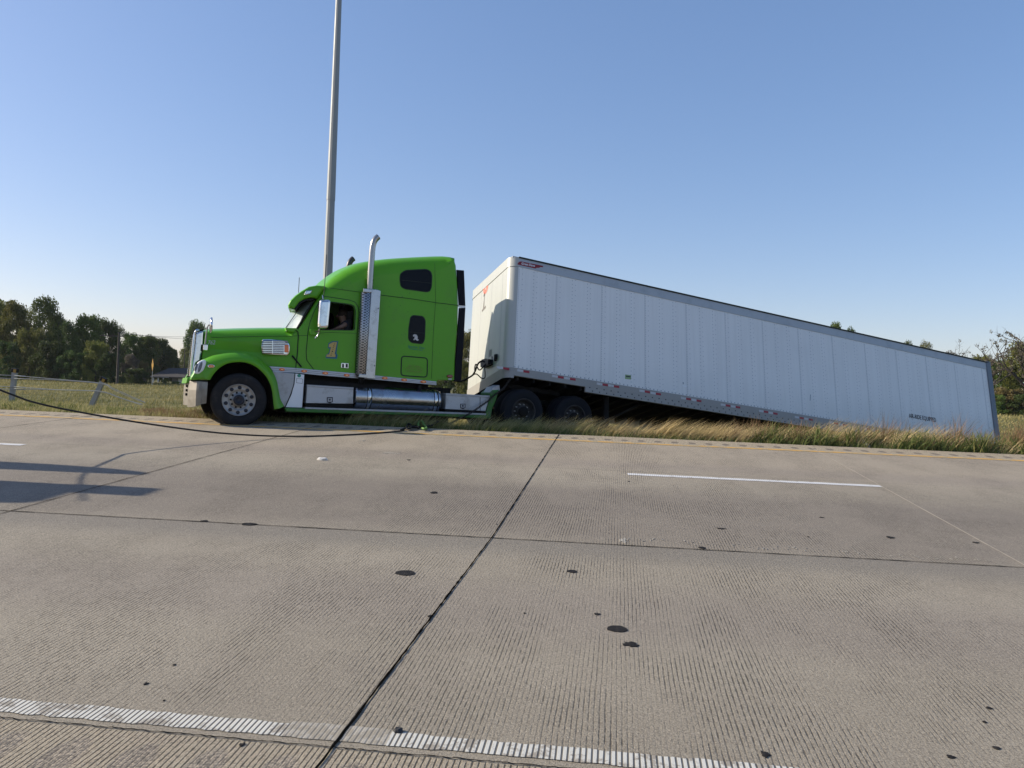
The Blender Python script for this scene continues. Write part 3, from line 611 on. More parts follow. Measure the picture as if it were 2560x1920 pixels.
# ------------------------------------------------------------------ trees
def tree_mesh(seed, n_leaf, leaf, kind='round', bare=False):
    """unit tree: height 1, crown and trunk meshes"""
    r = np.random.default_rng(seed); rd_ = random.Random(seed)
    tb = MB(); tips = []
    def limb(p, d, ln, rad, lvl):
        pts = [p]; rs = [rad]; q = Vector(p); dd = Vector(d)
        for k in range(4):
            dd = (dd+Vector((rd_.gauss(0, .16), rd_.gauss(0, .16), rd_.gauss(.02, .10)))).normalized(); q = q+dd*ln/4; pts.append(q.copy()); rs.append(rad*(1-(.11 if bare else .17)*(k+1)))
        tb.tube(pts, rs, 6 if lvl < 2 else 4, 0, False)
        for q_ in pts[2:]: tips.append(q_.copy())
        if lvl < (4 if bare else 2):
            for k in range(3 if lvl else 6):
                i = rd_.choice([2, 3, 4]) if lvl else rd_.choice([1, 2, 3, 4]); a = rd_.uniform(0, 6.28); sp = rd_.uniform(.5, 1.0)
                nd = (dd+Vector((math.cos(a)*sp, math.sin(a)*sp, rd_.uniform(-.1, .4)))).normalized(); limb(pts[i], nd, ln*rd_.uniform(.5, .75)*(.35 if kind == 'slim' else .62 if not bare and lvl == 0 else 1), rs[i]*(.74 if bare else .62), lvl+1)
    limb(Vector((0, 0, -.02)), Vector((0, 0, 1)), .5 if bare else .62 if kind != 'slim' else .8, .034 if bare else .020, 0)
    me_t = tb.build('trunk', M['bark']); tm = me_t.data; bpy.data.objects.remove(me_t)
    cl = []
    if bare:
        for t in tips:
            if rd_.random() < .10: cl.append((t, .022))
    else:
        nc = 95 if kind == 'round' else 60
        for k in range(nc):
            if kind == 'round':
                a = rd_.uniform(0, 6.28); zz = rd_.uniform(.12, 1); rr = .36*math.sqrt(max(.02, 1-((zz-.52)/.52)**2))*rd_.uniform(.45, 1); c = Vector((rr*math.cos(a), rr*math.sin(a), zz*.93)); s = rd_.uniform(.07, .135)
            elif kind == 'bush':
                a = rd_.uniform(0, 6.28); zz = rd_.uniform(.02, .9); rr = .75*math.sqrt(1-zz*zz)*rd_.uniform(.3, 1); c = Vector((rr*math.cos(a), rr*math.sin(a), zz)); s = rd_.uniform(.10, .18)
            else:
                a = rd_.uniform(0, 6.28); zz = rd_.uniform(.08, .97); rr = .17*(1.1-zz)**.5*rd_.uniform(.2, 1.1); c = Vector((rr*math.cos(a), rr*math.sin(a), zz)); s = rd_.uniform(.035, .075)
            cl.append((c, s))
    ws = np.array([s**2 for _, s in cl]); ws /= ws.sum(); idx = r.choice(len(cl), n_leaf, p=ws)
    C = np.array([tuple(c) for c, _ in cl])[idx]; Sg = np.array([s for _, s in cl])[idx]
    d = r.normal(0, 1, (n_leaf, 3)); d /= np.linalg.norm(d, axis=1)[:, None]; P = C+d*(Sg*(r.uniform(.2, 1.15, n_leaf)**.6))[:, None]*np.array([1, 1, .75])
    P[:, 2] = np.maximum(P[:, 2], .01)
    u = r.normal(0, 1, (n_leaf, 3)); u /= np.linalg.norm(u, axis=1)[:, None]; v = np.cross(u, r.normal(0, 1, (n_leaf, 3))); v /= np.linalg.norm(v, axis=1)[:, None]
    ls = leaf*r.uniform(.6, 1.5, n_leaf)[:, None]; V = np.stack([P-u*ls, P+v*ls*.6, P+u*ls, P-v*ls*.6], 1).reshape(-1, 3)
    me = bpy.data.meshes.new('crown'); me.from_pydata(V.tolist(), [], np.arange(n_leaf*4).reshape(-1, 4).tolist())
    return tm, me
PR = {('round', 0): tree_mesh(1, 19000, .0145), ('round', 1): tree_mesh(2, 19000, .0145), ('round', 2): tree_mesh(3, 17000, .014), ('bush', 0): tree_mesh(4, 11000, .023, 'bush'),
      ('bush', 1): tree_mesh(5, 11000, .023, 'bush'), ('slim', 0): tree_mesh(6, 6500, .014, 'slim'), ('bare', 0): tree_mesh(8, 700, .010, 'round', True), ('round', 3): tree_mesh(12, 7000, .0125)}
mcache = {}
def tree(px, dist, top, wpx, kind, var, leaf, label, cat='tree', group=None, base=None, name='tree', rot=None):
    p = at_Y(px, 950, dist); x = p.x; gz = terrain(x, dist) if base is None else base
    # height so that the crown's top lands on pixel row `top`
    d = R@cray(px, top); t = dist/d[1]; zt = CAM[2]+d[2]*t; h = zt-gz; depth = dist*.995
    wm = wpx/F*depth; tm, cm = PR[(kind, var)]; unit = {'round': .86, 'bush': 1.6, 'slim': .36, 'bare': .9}[kind]
    key = (kind, var, leaf)
    if key not in mcache: c_ = cm.copy(); c_.materials.clear(); c_.materials.append(M[leaf]); mcache[key] = c_
    sx = wm/unit; rz = random.uniform(0, 6.28) if rot is None else rot
    e = empty(name, label, cat, Matrix.Translation((x, dist, gz))@Matrix.Rotation(rz, 4, 'Z')@Matrix.Diagonal((sx, sx, h, 1)), group=group)
    for nm, me in (('crown', mcache[key]), ('trunk', tm)):
        o = bpy.data.objects.new(nm, me); COL.objects.link(o); o.parent = e
    return e
random.seed(5); G = 'trees along the far edge of the field'
T = [ # px, dist, top, width, kind, var, leaf, label
 (-25, 118, 735, 120, 'round', 1, 'leaf_olive', 'tall yellowish tree cut by the left edge of the photo'),
 (28, 112, 752, 96, 'round', 0, 'leaf_olive', 'yellow green tree with a ragged top, second from the left edge'),
 (58, 128, 768, 80, 'round', 3, 'leaf_olive', 'thin pale topped tree behind the yellow green one at far left'),
 (104, 116, 738, 100, 'round', 2, 'leaf_mid', 'tallest rounded grey green tree of the left wood, above the upright fence post'),
 (138, 126, 782, 66, 'round', 1, 'leaf_dark', 'dark tree on the right shoulder of the tallest left tree'),
 (70, 106, 812, 110, 'bush', 0, 'leaf_olive', 'olive leafy mass below the tallest left tree'),
 (168, 124, 800, 70, 'round', 2, 'leaf_dark', 'dark tree in the dip between the two high crowns of the left wood'),
 (216, 118, 786, 92, 'round', 0, 'leaf_mid', 'broad mid green crown rising right of the dip in the left wood'),
 (262, 122, 794, 76, 'round', 1, 'leaf_dark', 'dark crown with spreading branches left of the utility pole'),
 (290, 126, 812, 62, 'round', 3, 'leaf_dark', 'loose dark branches hanging over the utility pole'),
 (128, 104, 850, 120, 'bush', 1, 'leaf_dark', 'dark shrub mass at the middle foot of the left wood'),
 (238, 104, 846, 92, 'bush', 0, 'leaf_olive', 'olive tinted shrub with a pale top at the foot of the broad crown'),
 (10, 104, 850, 120, 'bush', 1, 'leaf_dark', 'dark shrub mass at the left edge behind the fence'),
 (185, 103, 872, 100, 'bush', 0, 'leaf_dark', 'low dark shrub behind the gap between the fence posts'),
 (275, 103, 880, 80, 'bush', 1, 'leaf_dark', 'low dark shrub at the foot of the utility pole'),
 (322, 138, 832, 62, 'round', 0, 'leaf_mid', 'green tree just right of the utility pole'),
 (352, 142, 838, 54, 'round', 2, 'leaf_mid', 'tree two to the right of the utility pole'),
 (380, 146, 842, 50, 'round', 3, 'leaf_rust', 'rusty topped tree above the yellow sign'),
 (410, 150, 860, 48, 'round', 1, 'leaf_dark', 'low dark tree above the left end of the house roof'),
 (432, 152, 884, 34, 'round', 2, 'leaf_dark', 'last low tree before the sky gap left of the truck'),
 (330, 112, 884, 74, 'bush', 1, 'leaf_grey', 'greyish shrub between the utility pole and the yellow sign'),
 (356, 116, 900, 44, 'bush', 0, 'leaf_rust', 'brownish shrub left of the yellow sign'),
 (338, 110, 918, 70, 'bush', 0, 'leaf_dark', 'dark low shrub left of the sign post foot'),
 (398, 148, 846, 76, 'round', 0, 'leaf_dark', 'dense dark tree filling the wood above the yellow sign'),
 (424, 151, 866, 52, 'round', 1, 'leaf_mid', 'low rounded tree at the right end of the left wood'),
 (366, 139, 836, 70, 'round', 1, 'leaf_mid', 'rounded green crown above the greyish shrub'),
 (486, 215, 798, 64, 'round', 1, 'leaf_mid', 'tall narrow tree rising behind the truck grille'),
 (464, 212, 868, 60, 'round', 2, 'leaf_olive', 'small pale green tree left of the tall narrow one'),
 (516, 225, 818, 46, 'round', 2, 'leaf_dark', 'lower tree peeping above the truck hood'),
 (412, 128, 948, 22, 'bush', 0, 'leaf_mid', 'small bright green bush in front of the house porch'),
 (440, 120, 953, 34, 'bush', 1, 'leaf_mid', 'low weeds bush in front of the pale garage wall'),
 (1108, 130, 835, 110, 'round', 0, 'leaf_mid', 'tree hidden mostly behind the green sleeper'),
 (1166, 126, 822, 90, 'round', 1, 'leaf_olive', 'tree seen in the slot between truck and trailer'),
 (1080, 105, 915, 80, 'bush', 0, 'leaf_olive', 'green shrub seen under the rear of the sleeper'),
 (1165, 104, 900, 80, 'bush', 1, 'leaf_olive', 'shrub seen below the hose in the gap'),
 (1000, 112, 925, 80, 'bush', 1, 'leaf_dark', 'dark shrub behind the fuel tank'),
 (2082, 150, 806, 52, 'round', 0, 'leaf_mid', 'dark treetop just showing above the trailer roof, leftmost'),
 (2120, 152, 816, 44, 'round', 1, 'leaf_dark', 'dark treetop second from left above the trailer roof'),
 (2262, 150, 850, 40, 'round', 2, 'leaf_mid', 'small treetop third from left above the trailer roof'),
 (2312, 148, 851, 52, 'round', 3, 'leaf_olive', 'pale yellow green treetop above the trailer roof'),
 (2372, 140, 876, 50, 'round', 1, 'leaf_grey', 'thin greyish treetop near the trailer rear'),
 (2452, 118, 888, 70, 'round', 0, 'leaf_olive', 'green crown directly behind the trailer rear top corner'),
 (2500, 112, 895, 80, 'round', 1, 'leaf_mid', 'dense tree right of the trailer rear'),
 (2555, 108, 852, 90, 'round', 2, 'leaf_olive', 'tall bushy olive tree at the right edge'),
 (2610, 115, 840, 110, 'round', 0, 'leaf_mid', 'green tree cut by the right edge'),
 (2520, 96, 965, 110, 'bush', 0, 'leaf_rust', 'rusty brown shrub at the foot of the right trees'),
 (2490, 94, 985, 70, 'bush', 1, 'leaf_mid', 'yellow green shrub beside the trailer rear doors'),
 (2565, 93, 985, 90, 'bush', 1, 'leaf_dark', 'dark shrub at the lower right edge of the wood'),
 (2440, 100, 970, 90, 'bush', 0, 'leaf_dark', 'dark shrub behind the trailer rear')]
for a in T: tree(*a[:7], a[7], group=G, cat='shrub' if a[4] == 'bush' else 'tree', name='shrub' if a[4] == 'bush' else 'tree')
tree(2486, 104, 828, 190, 'bare', 0, 'leaf_grey', 'half dead tree with bare forking branches behind the trailer rear', group=G, name='bare_tree', rot=1.1)
tree(2556, 102, 778, 200, 'bare', 0, 'leaf_grey', 'taller half dead tree with bare branches at the right edge', group=G, name='bare_tree', rot=3.9)

# ------------------------------------------------------------------ high mast pole
PY = 40.0; pb = at_Y(819, 700, PY); gz = terrain(pb.x, PY)
pole = empty('light_mast', 'very tall grey tapered steel mast rising behind the green truck', 'light pole', loc=(pb.x, PY, gz-.1))
def pole_r(z): return .30-.0068*z
def mast(name, z0, z1, g, cap=False):
    mb = MB(); n = 12; zs = np.linspace(z0, z1, 8); vs = []
    for z in zs:
        for k in range(n): vs.append(((pole_r(z)+g)*math.cos(2*PI*(k+.3)/n), (pole_r(z)+g)*math.sin(2*PI*(k+.3)/n), z))
    mb.add(vs, [(i*n+k, i*n+(k+1) % n, (i+1)*n+(k+1) % n, (i+1)*n+k) for i in range(len(zs)-1) for k in range(n)]+[tuple((len(zs)-1)*n+k for k in range(n))]); return mb.build(name, M['polesteel'], pole)
zs_ = (CAM[2]+(R@cray(835, 473))[2]*PY/(R@cray(835, 473))[1])-gz
mast('lower_section', 0, zs_, 0); mast('upper_section', zs_-.5, 31, .018)
mb = MB(); mb.lathe([(.85, -.08), (1.0, -.08), (1.0, .08), (.85, .08), (.85, -.08)], (0, 0, 30.6), (0, 0, 1), 24)
for k in range(6): a = k*PI/3; mb.tube([(0, 0, 30.7), (.9*math.cos(a), .9*math.sin(a), 30.6)], .03, 6)
mb.build('lamp_ring', M['steel'], pole)
for k in range(6):
    a = k*PI/3; mb = MB(); mb.lathe([(.05, .3), (.22, .15), (.27, -.1), (.25, -.14), (0, -.14)], (1.1*math.cos(a), 1.1*math.sin(a), 30.55), (0, 0, 1), 14); mb.build('floodlight', M['steel'], pole)

# ------------------------------------------------------------------ cable barrier
fence = empty('cable_barrier', 'wire rope median barrier, its right end pulled down to the grass', 'cable barrier', loc=(0, 0, 0))
FY = 18.2
def fpt(c, x, y, Y=FY): return at_Y(*c(x, y), Y)
def fpost(top, foot, capx, leanbend=0):
    a = fpt(c6, *foot); a = a+(a-fpt(c6, *top)).normalized()*.45; b = fpt(c6, *top); d = (b-a).normalized()
    mb = MB(); wd = .058
    x_ = Vector((1, .0, 0)); x_ = (x_-d*x_.dot(d)).normalized(); y_ = d.cross(x_)
    sec = [(-wd, -.035), (wd, -.035), (wd, .035), (wd-.008, .035), (wd-.008, -.025), (-wd+.008, -.025), (-wd+.008, .035), (-wd, .035)]
    vs = [a+x_*p+y_*q for p, q in sec]+[b+x_*p+y_*q for p, q in sec]
    n = len(sec); mb.add(vs, [(i, (i+1) % n, n+(i+1) % n, n+i) for i in range(n)]+[tuple(range(n, 2*n))])
    po = mb.build('post', M['steel'], fence)
    mb = MB(); rot = Matrix((x_, y_, d)).transposed(); mb.box(b+d*.03, (.15, .10, .10), 0, rot, .01); cp = mb.build('post_cap', M['black'], po)
    mb = MB(); mb.box(b+d*.02+x_*.035-y_*.054, (.07, .012, .085), 0, rot); mb.build('reflector', M['yellow'], po)
fpost((158, 975), (125, 1272), 0); fpost((1095, 1070), (985, 1310), 0)
for c_ in range(1, 6):
    x_ = -12.35-2.1*0-3.9*c_ ; mb = MB(); mb.box((x_, FY, terrain(x_, FY)+.36), (.11, .07, .95)); o = mb.build('post', M['steel'], fence)
    mb = MB(); mb.box((x_, FY, terrain(x_, FY)+.86), (.14, .10, .10), bev=.01); mb.build('post_cap', M['black'], o)
for pts in ([(0, 1010), (150, 1017), (600, 1055), (1085, 1098), (1200, 1150), (1380, 1230), (1540, 1300)], [(0, 1043), (150, 1048), (600, 1064), (1080, 1104), (1190, 1158), (1370, 1240), (1545, 1306)],
            [(0, 1130), (150, 1136), (600, 1166), (1060, 1182), (1250, 1240), (1400, 1292), (1520, 1322)], [(0, 1157), (150, 1158), (600, 1168), (1060, 1188), (1250, 1246), (1400, 1296), (1500, 1328)]):
    P = [fpt(c6, x, y, FY-.06-.03*i) for i, (x, y) in enumerate(pts)]; d = (P[0]-P[1]).normalized(); P = [P[0]+Vector((-9, .1, .02))]+P
    mb = MB(); mb.tube(smooth_path(P, 4), .0085, 6); mb.build('wire_rope', M['polesteel'], fence)

# ------------------------------------------------------------------ utility poles, wires, sign, house
def upole(px, dist, top, r, label, arm=True):
    p = at_Y(px, 950, dist); gz = terrain(p.x, dist); d = R@cray(px, top); zt = CAM[2]+d[2]*dist/d[1]
    e = empty('utility_pole', label, 'utility pole', loc=(p.x, dist, gz), group='utility poles by the house')
    mb = MB(); mb.tube([(0, 0, -.3), (0, 0, (zt-gz)*.5), (0, 0, zt-gz)], [r, r*.85, r*.65], 8); mb.build('pole', M['wood'], e)
    if arm:
        mb = MB(); mb.box((-.9, 0, zt-gz-.5), (3.4, .12, .14)); mb.build('crossarm', M['wood'], e)
        for k in (-2.3, -.9, .6): mb = MB(); mb.cyl((k, 0, zt-gz-.42), (k, 0, zt-gz-.2), .06, .04, 8); mb.build('insulator', M['black'], e)
    return Vector((p.x, dist, zt))
a = upole(293, 100, 831, .17, 'dark utility pole with a crossarm at the right edge of the left wood')
b = upole(437.5, 168, 876, .18, 'utility pole in the sky gap above the house roof', False)
c = upole(459, 172, 872, .14, 'thin utility pole in front of the narrow tree', False)
for (p0, p1, lb) in (((293, 833), (470, 836), 'upper overhead wire between the utility pole and the narrow tree'), ((293, 830), (480, 842), 'lower overhead wire between the utility pole and the narrow tree')):
    A = at_Y(*p0, 100); B = at_Y(*p1, 172); B2 = B+(B-A)*.6; mb = MB()
    P = [A+(B2-A)*t+Vector((0, 0, -1.6*4*t*(1-t)*.35)) for t in np.linspace(0, 1, 14)]; mb.tube(P, .035, 4); tag(mb.build('overhead_wire', M['wire']), lb, 'wire')
# warning sign
sp_ = at_Y(380, 962, 96.0); d = R@cray(382, 914); zt = CAM[2]+d[2]*96/d[1]; gz = terrain(sp_.x, 96)
sg = empty('warning_sign', 'yellow diamond warning sign on a thin post left of the house', 'road sign', loc=(sp_.x, 96, gz))
h_ = zt-gz; mb = MB(); mb.tube([(0, 0, -.2), (.02, 0, h_+.4)], .045, 6); mb.build('post', M['steel'], sg)
mb = MB(); dm = [(0, -.85), (.5, 0), (0, .85), (-.5, 0)]; mb.plate(dm, -.06, -.04, fn=lambda l, u, t: (l*.8, t-l*.9, u+h_+.1)); pn = mb.build('sign_panel', M['yellow'], sg)
mb = MB(); mb.plate([(-.05, .05), (.07, .12), (.02, .38), (-.04, .30)], -.07, -.061, fn=lambda l, u, t: (l*.9, t-l*.9, u+h_+.1)); mb.build('symbol', M['ink'], pn)
# house
HD = 136.0
def hp(px, py, Y=HD): return at_Y(px, py, Y)
pl = hp(383, 957); pr_ = hp(560, 964); hz = min(terrain(pl.x, HD), pl.z)-.2
ho = empty('house', 'low single storey house with a dark shingle roof behind the front of the truck', 'house', loc=(pl.x, HD, hz))
def hl(px, py): v = hp(px, py); return (v.x-pl.x, v.z-hz)
x0, zr = hl(394, 919); xe, ze = hl(382, 940); xw, zw = hl(428, 941); x2, _ = hl(560, 941); zr2 = hl(470, 916)[1]
mb = MB(); mb.box(((xw+x2)/2, 4, ze/2), (x2-xw, 7.4, ze)); mb.build('wall', M['siding'], ho)
mb = MB(); mb.box(((xe+xw)/2+.4, 6.5, ze/2), (xw-xe-.8, 2.5, ze)); mb.build('porch_wall', M['brick'], ho)
mb = MB(); yb = 8.6; ym = 4.0
mb.add([(xe, -.8, ze), (x2+1, -.8, ze), (x2-.2, ym, zr2), (x0, ym, zr), (xe, yb, ze), (x2+1, yb, ze), (xe, -.8, ze-.25), (x2+1, -.8, ze-.25), (xe, yb, ze-.25), (x2+1, yb, ze-.25)],
       [(0, 1, 2, 3), (5, 4, 3, 2), (4, 0, 3), (1, 5, 2), (0, 6, 7, 1), (4, 8, 6, 0), (1, 7, 9, 5), (5, 9, 8, 4), (6, 8, 9, 7)]); mb.build('roof', M['roof'], ho)
for f in (.12, .38, .66): mb = MB(); mb.box((xe+(xw-xe)*f, -.5, ze/2-.1), (.16, .16, ze-.2)); mb.build('porch_post', M['white'], ho)
mb = MB(); mb.box(((xe+xw)/2, -.86, ze-.1), (xw-xe, .06, .2)); mb.build('fascia', M['siding'], ho)
mb = MB(); mb.box((xw+3.6, .24, ze*.42), (4.6, .08, ze*.8)); mb.build('garage_door', M['white'], ho)
mb = MB(); mb.box((xe+1.9, 5.2, ze*.5), (1.5, .08, 1.1)); mb.build('window', M['glass'], ho)
mb = MB(); mb.cyl((x0+5, 1.7, ze+.9), (x0+5, 1.7, ze+1.5), .12, None, 8); mb.build('vent_pipe', M['white'], ho)

# ================================================================== GREEN TRACTOR
TM = TRK.matrix()
tk = empty('semi_truck', 'bright green sleeper cab truck with its front wheel on the pavement edge', 'truck', matrix=TM)
def P2(c, pts, t): return Q(c, pts, t)
TMID = 1.15
def mirror(t): return 2*TMID-t
def part(name, fn, mat, parent=None):
    mb = MB(); fn(mb); return mb.build(name, mat, parent or tk)
def plate(name, c, pts, t, th, mat, bev=.0, rnd=0.0, holes=(), parent=None, both=False):
    """panel read off the photo, at lateral position t"""
    out = P2(c, pts, t); out = rpoly(out, rnd) if rnd else out
    o = part(name, lambda m: m.plate(out, t, t+th, 0, bev, [P2(c, h, t) if not isinstance(h[0][0], float) or len(h) < 9e9 else h for h in holes]), mat, parent)
    if both: part(name, lambda m: m.plate(out, mirror(t), mirror(t+th), 0, -0.0 if not bev else 0, []), mat, parent)
    return o

# --- cab and sleeper shell
roofline = [(430, 590, .08), (445, 520, .12), (480, 455, .2), (520, 412, .26), (580, 350, .3), (650, 298, .32), (720, 250, .34), (800, 210, .36), (900, 172, .36), (1000, 148, .36), (1120, 128, .36), (1260, 112, .36), (1400, 102, .36), (1550, 93, .36), (1700, 86, .36), (1800, 83, .34), (1880, 87, .28), (1950, 101, .20), (2000, 122, .13), (2026, 155, .09), (2036, 200, .07)]
front = [(172, 1440, .005), (200, 1200, .03), (207, 1010, .04), (200, 950, .05), (250, 888, .05), (330, 760, .05), (385, 665, .06)]
rear = [(2040, 260, .07), (2052, 400, .07), (2062, 660, .07), (2055, 900, .07), (2040, 1100, .07), (2025, 1300, .07), (2010, 1525, .02), (1815, 1520, .005), (1800, 1575, .005), (1100, 1510, .005), (440, 1455, .005)]
TS = .20
outl = []
for x, y, r in front+roofline+rear:
    l, u = TRK.q(*c2(x, y), TS+(.16 if r > .1 else 0)); outl.append((l, u, r))
win = [(862, 335), (1180, 288), (1735, 360), (1815, 400), (1848, 520), (1825, 1045), (860, 1030)]
WIN = rpoly(P2(cw, win, TS), .05)
shell = MB(); shell.shell(outl, TS, TMID, .05, 0, [WIN], .05); body = shell.build('cab_body', M['green'], tk)
# --- hood shell (narrower towards the nose)
lf = TRK.q(*c1(385, 285), .45)[0]; lr = TRK.q(*c1(1690, 330), .22)[0]
def thood(l): e = min(1, max(0, (l-lf)/(lr-lf))); return .50*(1-e**.8)+.21*e**.8
hood = [(352, 700, .01), (372, 500, .02), (388, 290, .06), (420, 262, .12), (490, 250, .2), (700, 240, .24), (900, 232, .25), (1200, 224, .25), (1500, 220, .24), (1640, 224, .2), (1683, 250, .05), (1692, 330, .01), (1675, 600, .005), (1650, 848, .005), (1330, 815, .005), (1240, 740, .005), (1100, 660, .005), (900, 640, .005)]
ho_ = []
for x, y, r in hood:
    l, u = TRK.q(*c1(x, y), .3); tt = thood(l)+(.10 if r > .1 else 0); l, u = TRK.q(*c1(x, y), tt); ho_.append((l, u, r))
mb = MB(); mb.shell(ho_, thood, TMID, .05); mb.build('hood', M['green'], tk)
# hood shoulder crease and hood/cab gap as seams
def seam(name, c, pts, tf, w_=.012, mat='seam', parent=None, close=False):
    mb = MB(); P = []
    for x, y in pts:
        l, u = TRK.q(*c(x, y), .3); t = tf(l) if callable(tf) else tf; l, u = TRK.q(*c(x, y), t); P.append((l, t-.001, u))
    if close: P.append(P[0])
    mb.tube(P, w_/2, 6); return mb.build(name, M[mat], parent or tk)
seam('body_seam', c1, [(400, 354), (700, 345), (1100, 338), (1690, 330)], lambda l: thood(l)-.0, .008)
seam('body_seam', c1, [(1655, 250), (1686, 280), (1690, 340), (1675, 600), (1650, 830)], .205, .018)
seam('body_seam', c1, [(1692, 328), (1830, 322)], .20, .008)
seam('body_seam', c2, [(1162, 543), (1500, 583), (1800, 630), (2058, 661)], .195, .011)
seam('body_seam', c2, [(560, 458), (950, 512)], .19, .008)
seam('body_seam', c2, [(1783, 175), (1793, 620), (1765, 1000), (1745, 1505)], .197, .005)
# --- fender flare
E0 = [(472, 938), (520, 860), (600, 775), (700, 718), (820, 694), (950, 697), (1060, 733), (1160, 800), (1250, 900), (1310, 1020), (1335, 1150), (1345, 1250), (1356, 1345)]
E1 = [(400, 925), (455, 838), (560, 742), (670, 682), (810, 656), (960, 660), (1085, 697), (1190, 768), (1290, 870), (1355, 1000), (1382, 1140), (1398, 1240), (1425, 1335)]
E2 = [(335, 780), (390, 715), (510, 655), (635, 618), (790, 602), (950, 612), (1090, 650), (1210, 730), (1325, 850), (1388, 990), (1415, 1130), (1440, 1240), (1480, 1312)]
E3 = [(345, 665), (412, 640), (520, 598), (640, 578), (775, 568), (930, 578), (1075, 625), (1200, 700), (1330, 830), (1392, 975), (1418, 1120), (1445, 1235), (1490, 1310)]
def curve(e, tf): 
    out = []
    for i, (x, y) in enumerate(e):
        f = i/(len(e)-1); t = tf(f); l, u = TRK.q(*c1(x, y), t); out.append(Vector((l, t, u)))
    return smooth_path(out, 3)
rows = [curve(E0, lambda f: .03), curve(E0, lambda f: -.015), curve(E1, lambda f: -.02), curve(E2, lambda f: .04+.03*math.sin(f*3)), curve(E3, lambda f: .30-.12*f), curve(E3, lambda f: .50-.25*f)]
rows[5] = [Vector((v.x, v.y, v.z-.03)) for v in rows[5]]
mid = [a*.5+b*.5+Vector((0, -.018, .006)) for a, b in zip(rows[2], rows[3])]; rows.insert(3, mid)
mid = [a*.55+b*.45+Vector((0, -.045, .03)) for a, b in zip(rows[4], rows[5])]; rows.insert(5, mid)
def fender(mirr):
    mb = MB(); n = len(rows[0]); vs = [(v.x, (mirror(v.y) if mirr else v.y), v.z) for r in rows for v in r]
    mb.add(vs, [(a*n+i, a*n+i+1, (a+1)*n+i+1, (a+1)*n+i) for a in range(len(rows)-1) for i in range(n-1)], 0, True); return mb.build('front_fender', M['green'], tk)
fender(False); fender(True)
nose = [(205, 905), (196, 940), (470, 940), (510, 872), (470, 700), (345, 664), (250, 830)]
for mm in (False, True):
    f = P2(c1, nose, .02); f = rpoly(f, .03)
    part('fender_nose', lambda m: m.plate(f, 0, .46, 0, .05, fn=(lambda l, u, t: (l, mirror(t) if mm else t, u)) if True else None), M['green'])
nf = P2(c1, [(150, 905), (132, 985), (190, 975), (200, 900)], .4); part('hood_lip', lambda m: m.plate(nf, .3, mirror(.3), 0, .02), M['green'])
# wheel wells
def well(m):
    a = curve(E0, lambda f: .0); n = len(a)
    for s_ in (0, 1):
        g = lambda t: mirror(t) if s_ else t
        m.add([(v.x, g(.02), v.z) for v in a]+[(v.x, g(.75), v.z+.0) for v in a], [(i, i+1, n+i+1, n+i) for i in range(n-1)], 0, True)
        m.add([(v.x, g(.75), v.z) for v in a], [tuple(range(n))])
part('wheel_well', well, M['frame'])
# engine bay floor / firewall block keeps light out
part('engine_block', lambda m: m.box((.25, TMID, .35), (1.5, .8, .9)), M['frame'])
# --- grille and chrome surround
sur = P2(cg, [(320, 222), (345, 196), (380, 184), (440, 180), (425, 400), (392, 650), (330, 690), (282, 850), (240, 905), (262, 740), (300, 440)], .5)
for mm in (False, True): part('grille_surround', lambda m: m.plate(sur, 0, .14, 0, .03, fn=lambda l, u, t: (l, mirror(t+.48) if mm else t+.48, u)), M['chrome'])
g0 = TRK.q(*cg(318, 250), .62); g1 = TRK.q(*cg(245, 895), .62)
def grl(m):
    n = 19; lean = math.atan2(g0[0]-g1[0], g0[1]-g1[1])
    for i in range(n):
        f = (i+.5)/n; l = g1[0]+(g0[0]-g1[0])*f; u = g1[1]+(g0[1]-g1[1])*f; m.box((l-.015, .86, u), (.05, .50, .02), 0, Matrix.Rotation(.05, 3, 'Z')@Matrix.Rotation(-.5, 3, 'Y')); m.box((l-.015, mirror(.86), u), (.05, .50, .02), 0, Matrix.Rotation(-.05, 3, 'Z')@Matrix.Rotation(-.5, 3, 'Y'))
part('grille_slats', grl, M['chrome'])
def grb(m): m.add([(g0[0]+.03, .55, g0[1]+.1), (g0[0]+.03, mirror(.55), g0[1]+.1), (g1[0]+.03, mirror(.55), g1[1]-.02), (g1[0]+.03, .55, g1[1]-.02)], [(0, 1, 2, 3)])
part('grille_backing', grb, M['black'])
part('grille_crown', lambda m: m.tube(smooth_path([(g1[0]-.02, .52, g1[1]), (g0[0]-.03, .52, g0[1]), (g0[0]+.04, .62, g0[1]+.1), (g0[0]+.10, mirror(.62), g0[1]+.1), (g0[0]+.05, mirror(.52), g0[1]), (g1[0]+.06, mirror(.52), g1[1])], 4), .025, 8), M['chrome'])
bd = P2(cg, [(295, 190), (330, 170), (440, 150), (442, 162), (345, 190), (305, 200)], .7); part('bug_deflector', lambda m: m.plate(bd, .62, mirror(.62)), M['black'])
